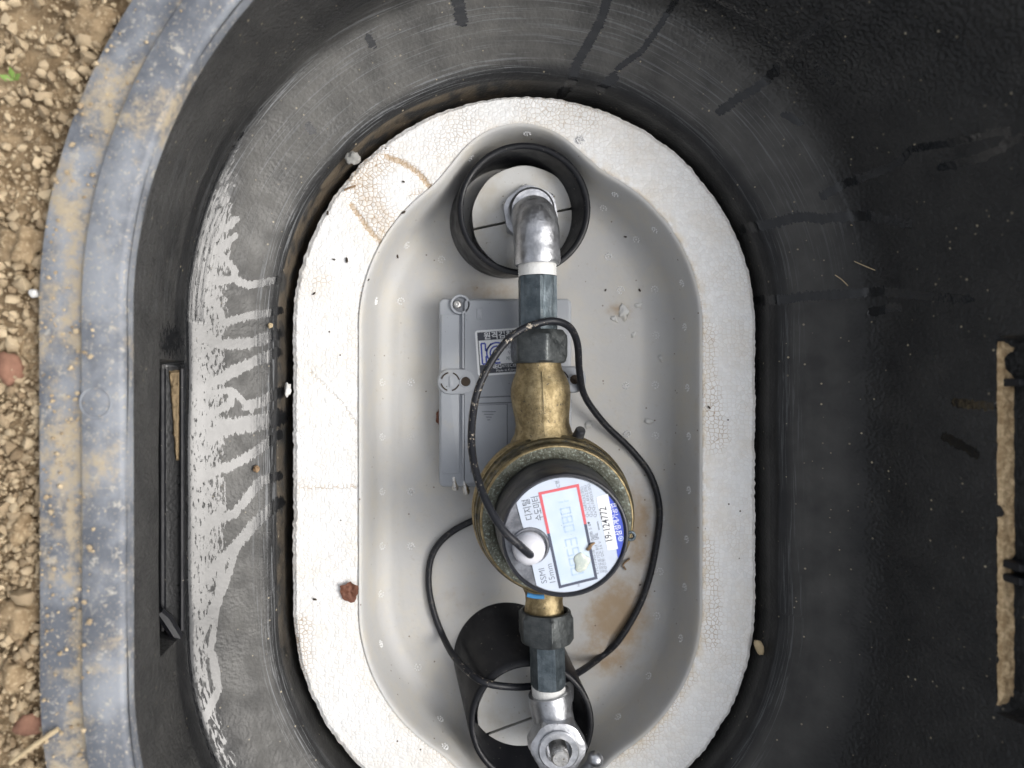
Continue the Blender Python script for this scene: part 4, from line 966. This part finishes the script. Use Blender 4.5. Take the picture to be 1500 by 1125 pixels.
for (a, b) in ((664, 706), (680, 712)):
    c = P(a, b, BZ - 0.004); m_ = MB(); m_.lathe([(0.0026, 0), (0.0026, 0.009), (0.0018, 0.0105)], axisM(c + Vector((0, 0.004, 0)), c + Vector((0.002, -0.006, 0.001))), 18); m_.build('cable_lug', M['steel'], rd)
# printed label
lc = P(752, 514, zl); LA = R(4)
lab_w, lab_h = 0.0560, 0.0345
m_ = MB(); m_.box(-lab_w / 2, lab_w / 2, -lab_h / 2, lab_h / 2, -0.0002, 0.00018, 0.002); lab = m_.build('label', M['white'], None, 30)
lab.matrix_basis = Matrix.Translation((lc.x, lc.y, zl + 0.0002)) @ Matrix.Rotation(LA, 4, 'Z'); adopt(lab, rd); tag(lab, 'black and white printed label with blue mark')
def lq(name, xa, xb, ya, yb_, mat, z=0.00026):
    m_ = MB(); m_.add([(xa, ya, z), (xb, ya, z), (xb, yb_, z), (xa, yb_, z)], [(0, 1, 2, 3)]); o = m_.build(name, mat, None, None); o.parent = lab; return o
iw = lab_w / 2 - 0.0016; ih = lab_h / 2 - 0.0016
lq('print_band', -iw, iw, ih - 0.0062, ih, M['ink']); lq('print_band', -iw, iw, -ih, -ih + 0.0066, M['ink'])
lq('print_edge', -iw, -iw + 0.0007, -ih + 0.0066, ih - 0.0062, M['ink']); lq('print_edge', iw - 0.0007, iw, -ih + 0.0066, ih - 0.0062, M['ink'])
lettering('lettering', '원격검침', 0.0060, lab, (-iw + 0.0158, ih - 0.0033, 0.0003), 0, M['white'], 0.00012)
o = kc_mark(0.0155, 0).build('certification_mark', M['label_blue'], None, None); o.parent = lab; o.location = (-iw + 0.0024, -ih + 0.0073, 0.0003)
for k, s_ in enumerate(('인증번호', '기자재명칭', '모델명', '제조년월')):
    lettering('lettering', s_, 0.0034, lab, (-iw + 0.0265, ih - 0.0088 - k * 0.0041, 0.0003), 0, M['ink2'])
lettering('lettering', 'NEC', 0.0042, lab, (-iw + 0.0125, -ih + 0.0047, 0.0003), 0, M['white'], 0.00012); lettering('lettering', 'HITECEPI', 0.0034, lab, (-iw + 0.0225, -ih + 0.0047, 0.0003), 0, M['white']); lettering('lettering', 'Made in Korea', 0.0026, lab, (-iw + 0.0200, -ih + 0.0016, 0.0003), 0, M['white'])

# ------------------------------------------------------------------ cable
pts = [cap_top - Vector((0, 0, 0.004)), cap_top + Vector((-0.0015, 0.0005, 0.001)), P(759, 797, .086), P(737, 776, .088), P(716, 742, .083), P(700, 702, .072), P(691, 655, .058), P(693, 605, .047), P(702, 566, .042), P(722, 526, .040), P(745, 497, .038), P(768, 481, .036), P(795, 472, .0335), P(817, 471, .030),
       P(836, 481, .022), P(846, 505, .010), P(849, 545, -.006), P(857, 581, -.020), P(885, 620, -.032), P(925, 659, -.040), P(953, 697, -.040), P(966, 745, -.0405), P(961, 800, -.0410), P(950, 850, -.0412), P(934, 892, -.0410), P(906, 938, -.040),
       P(880, 962, -.044), P(846, 986, -.020), P(815, 999, -.008), P(770, 1006, -.004), P(735, 1005, .004), P(708, 999, .006), P(686, 984, -.002), P(664, 960, -.020), P(648, 930, -.039), P(635, 895, -.040), P(628, 858, -.0410), P(630, 824, -.0412),
       P(641, 799, -.0412), P(662, 779, -.0410), P(690, 764, -.040), P(725, 752, -.039)]
sp_ = spline(pts, 10); cbm = MB(); cbm.tube(sp_, 0.0026, 14)
sc_ = []
for i in range(len(sp_)):
    u = i / 10; k_ = 1.0 if (5.6 < u < 7.0 or 8.2 < u < 11.0) else 0.7 if 4.5 < u < 12.2 else (0.6 if 30 < u < 33 else 0.12); sc_ += [k_] * 14
tag(cbm.build('signal_cable', M['cable'], None, 60, attrs={'scuff': sc_}), 'black signal cable looping from the meter cap around the pipes', 'cable')

# ------------------------------------------------------------------ valve in the lower sleeve
vz = 0.008
v0 = P(803, 1004, vz)
val = thing('angle_valve', 'silver valve with hexagonal bonnet in the lower sleeve', 'valve', P(810, 1065, -0.02))
mb = MB(); q0, q1 = P(803, 1003, vz), P(804, 1018, vz); mb.lathe([(0.0112, 0)] + [(0.0118 + 0.0004 * (k % 2), (q1 - q0).length * k / 8) for k in range(9)], axisM(q0, q1), 36); mb.build('seal_tape', M['tape'], val, 60)
mb = MB(); mb.tube([P(804, 1014, vz), P(806, 1024, vz), P(808, 1040, vz), P(811, 1058, vz + 0.001), P(813, 1075, vz)], [0.0150, 0.0158, 0.0150, 0.0148, 0.013], 36)
mb.tube([P(806, 1050, -0.03), P(808, 1052, -0.01), P(810, 1054, vz)], [0.0135, 0.0135, 0.0135], 28); mb.build('valve_body', M['galv'], val, 40)
ba_, bb_ = P(812, 1072, 0.004), P(818, 1098, 0.026); Mb = axisM(ba_, bb_, (1, 0, 0)); L = (bb_ - ba_).length
mb = MB(); mb.lathe([(0.0165, 0.004), (0.0205, 0.007), (0.0208, L - 0.003), (0.0190, L - 0.0008), (0.0165, L), (0.0125, L + 0.0002)], Mb, 96, hexr=0.0182, rot=R(30), cap1=False); mb.build('hex_bonnet', M['galv'], val, 25)
mb = MB(); mb.lathe([(0.0142, L - 0.003), (0.0142, L + 0.0018), (0.0134, L + 0.0024), (0.0092, L + 0.0024), (0.0086, L + 0.0016), (0.0086, L - 0.006), (0.001, L - 0.006)], Mb, 56, cap0=False); mb.build('washer', M['galv'], val, 30)
mb = MB(); mb.lathe([(0.0062, L - 0.006), (0.0062, L + 0.010), (0.0052, L + 0.0112)], Mb, 32); mb.build('stem', M['steel'], val, 30)
mb = MB(); k0, k1 = P(846, 1140, 0.012), P(872, 1112, 0.020); mb.tube([k0, k0.lerp(k1, 0.6), k1], [0.0036, 0.0034, 0.0034], 16)
mb.lathe([(0.0001, -0.0056), (0.0030, -0.0047), (0.0050, -0.0025), (0.0056, 0), (0.0050, 0.0025), (0.0030, 0.0047), (0.0001, 0.0056)], Matrix.Translation(k1), 28); mb.build('lever_knob', M['galv'], val, 60)

# ------------------------------------------------------------------ small litter
def leaf(label, px_, py_, z, r, seed, mat):
    c = P(px_, py_, z); mb = MB(); n_ = 22; ring = []; nr = 5; vs_ = []
    for i in range(nr):
        for k in range(n_):
            a = 2 * math.pi * k / n_; rr = r * (0.85 + 0.35 * mn.noise(Vector((math.cos(a) * 1.6, math.sin(a) * 1.6, seed)))) * i / (nr - 1)
            vs_.append(c + Vector((math.cos(a) * rr, math.sin(a) * rr * 0.95, 0.0012 + 0.0022 * (mn.noise(Vector((math.cos(a) * i * .6, math.sin(a) * i * .6, seed + 4))) + 0.4))))
    fs_ = [(i * n_ + k, (i + 1) * n_ + k, (i + 1) * n_ + (k + 1) % n_, i * n_ + (k + 1) % n_) for i in range(nr - 1) for k in range(n_)]
    mb.add(vs_, fs_); o = mb.build('leaf_scrap', mat, None, 60); return tag(o, label, 'leaf')
leaf('crumpled red-brown leaf scrap on the foam edge, lower left', 512, 865, 0.001, 0.0082, 3, M['leaf'])
rock('stone', 'small grey angular stone stuck on the box ledge, upper left', 'stone', 517, 231, 0.013, 0.0050, M['grey_stone'], (1, 0.9, 0.7), 31, 0.35)
rock('foam_chip', 'white foam chip lying on the lower sleeve', 'foam chip', 738, 938, -0.030, 0.0032, M['white_stone'], (1.1, 0.9, 0.6), 33, 0.3)
rock('foam_chip', 'torn white foam chip hanging on the foam edge at the left', 'foam chip', 422, 570, 0.002, 0.0040, M['white_stone'], (0.6, 1.3, 0.6), 34, 0.4)
rock('rust_chip', 'thin rusty brown chip at the edge of the grey reader box', 'rust chip', 643, 611, -0.040, 0.0055, M['leaf'], (0.45, 1.1, 0.3), 35, 0.25)
rock('seed', 'tan seed stuck on the dark right wall', 'seed', 1231, 234, 0.040, 0.0030, M['straw'], (1, 0.9, 0.7), 36, 0.3)
rock('seed', 'pale crumb stuck high on the dark right wall', 'seed', 1375, 229, 0.085, 0.0026, M['straw'], (1, 1.2, 0.7), 37, 0.3)
rock('wood_chip', 'tan wood chip between foam and wall, lower right', 'wood chip', 1112, 948, 0.006, 0.0045, M['straw'], (0.7, 1.4, 0.4), 38, 0.2, 0.4)
rock('leaf_scrap', 'dull brown leaf scrap on the upper right wall', 'leaf', 1136, 80, 0.030, 0.0050, M['bark'], (1.2, 0.9, 0.25), 39, 0.35, 0.5)
rock('leaf_scrap', 'dull reddish scrap right of the wet streak on the wall', 'leaf', 1238, 180, 0.045, 0.0038, M['leaf'], (1.2, 0.8, 0.25), 40, 0.35, -0.5)
rock('seed', 'tan seed on the wet left slope', 'seed', 396, 477, 0.0175, 0.0020, M['straw'], (1, 0.9, 0.8), 41, 0.3)
rock('seed', 'brown seed on the left slope below the wet streaks', 'seed', 375, 687, 0.022, 0.0022, M['bark'], (1, 1, 0.7), 42, 0.3)
crumbs = [(480, 312, 1.7, 'black crumb at the foam edge near the curved scratch'), (591, 266, 1.2, 'dark crumb right of the curved scratch on the foam'), (591, 311, 1.6, 'dark crumb where foam meets liner, upper left'), (508, 381, 1.9, 'slim black crumb on the left foam'),
          (489, 380, 1.2, 'smaller black crumb left of the slim one on the foam'), (460, 430, 1.3, 'brown crumb on the far left of the foam'), (582, 375, 1.8, 'olive seed husk on the upper left liner'), (461, 878, 1.5, 'black crumb left of the red-brown leaf'), (540, 410, .9, 'tiny crumb on the liner edge, left'),
          (937, 425, 1.3, 'black crumb on the right of the liner, upper one'), (916, 347, 1.2, 'black crumb on the upper right of the liner'), (887, 425, 1.1, 'dark crumb left of the upper right crumb pair'), (1039, 597, 1.2, 'black crumb on the right foam'), (938, 857, 1.0, 'dark crumb beside the cable, lower right')]
for i, (x, y, r, lb) in enumerate([(913, 458, 4.5, 'largest cream foam scrap stuck on the right of the liner'), (900, 467, 2.6, 'cream foam scrap touching the largest scrap on the liner'), (935, 447, 2.4, 'curled cream scrap just right of the largest scrap on the liner'),
                                   (928, 490, 2.2, 'cream scrap below the largest scrap on the liner'), (968, 525, 2.3, 'cream scrap on the right slope of the liner'), (950, 617, 2.6, 'cream scrap beside the upper right of the cable'), (862, 622, 2.8, 'cream scrap between brass neck and cable')]):
    p = on_tray(x, y); rock('foam_scrap', lb, 'foam scrap', x, y, p.z + 0.0004, r * mm, M['plug'], (0.8, 1.2, 0.35), 80 + i, 0.5, i * 0.9)
for i, (x, y, r, lb) in enumerate(crumbs):
    p = on_tray(x, y) if 560 < x < 1020 and not (x == 591) else P(x, y, 0.0006)
    rock('dirt_crumb', lb, 'crumb', x, y, p.z + 0.0006, r * mm * 0.68, M['dirt'], (0.7, 1.5, 0.6), 50 + i, 0.3, i * 1.1)
for pts_, lb in (([(1250, 383, .046), (1268, 391, .048), (1290, 399, .052), (1293, 393, .053)], 'fine straw fibre on the right wall, lower of two'), ([(1245, 330, .043), (1275, 335, .046), (1300, 343, .052), (1322, 359, .060)], 'long fine straw fibre on the right wall'),
                 ([(1222, 403, .0395), (1232, 410, .041), (1241, 419, .042)], 'short pale fibre above the wet streak on the right wall'), ([(1480, 182, .130), (1490, 180, .1325), (1500, 184, .135)], 'pale fibre at the right edge of the picture'),
                 ([(1000, 118, .024), (1012, 115, .025)], 'short tan twig on the upper slope')):
    m_ = MB(); m_.tube(spline([P(*p) + Vector((0, 0, 0.001)) for p in pts_], 6), 0.00035, 6); tag(m_.build('straw_fibre', M['straw'], None, 180), lb, 'fibre')
tw = MB(); tw.tube(spline([P(504, 279, .001), P(512, 275, .0015), P(521, 272, .001)], 5), 0.0007, 6); tag(tw.build('twig', M['bark'], None, 180), 'tiny brown twig on the foam, upper left', 'twig')
tw = MB(); tw.tube(spline([on_tray(916, 834) + Vector((0, 0, .001)), on_tray(912, 826) + Vector((0, 0, .002)), on_tray(922, 818) + Vector((0, 0, .001))], 5), 0.0008, 6); tag(tw.build('twig', M['bark'], None, 180), 'tiny brown twig right of the meter face', 'twig')
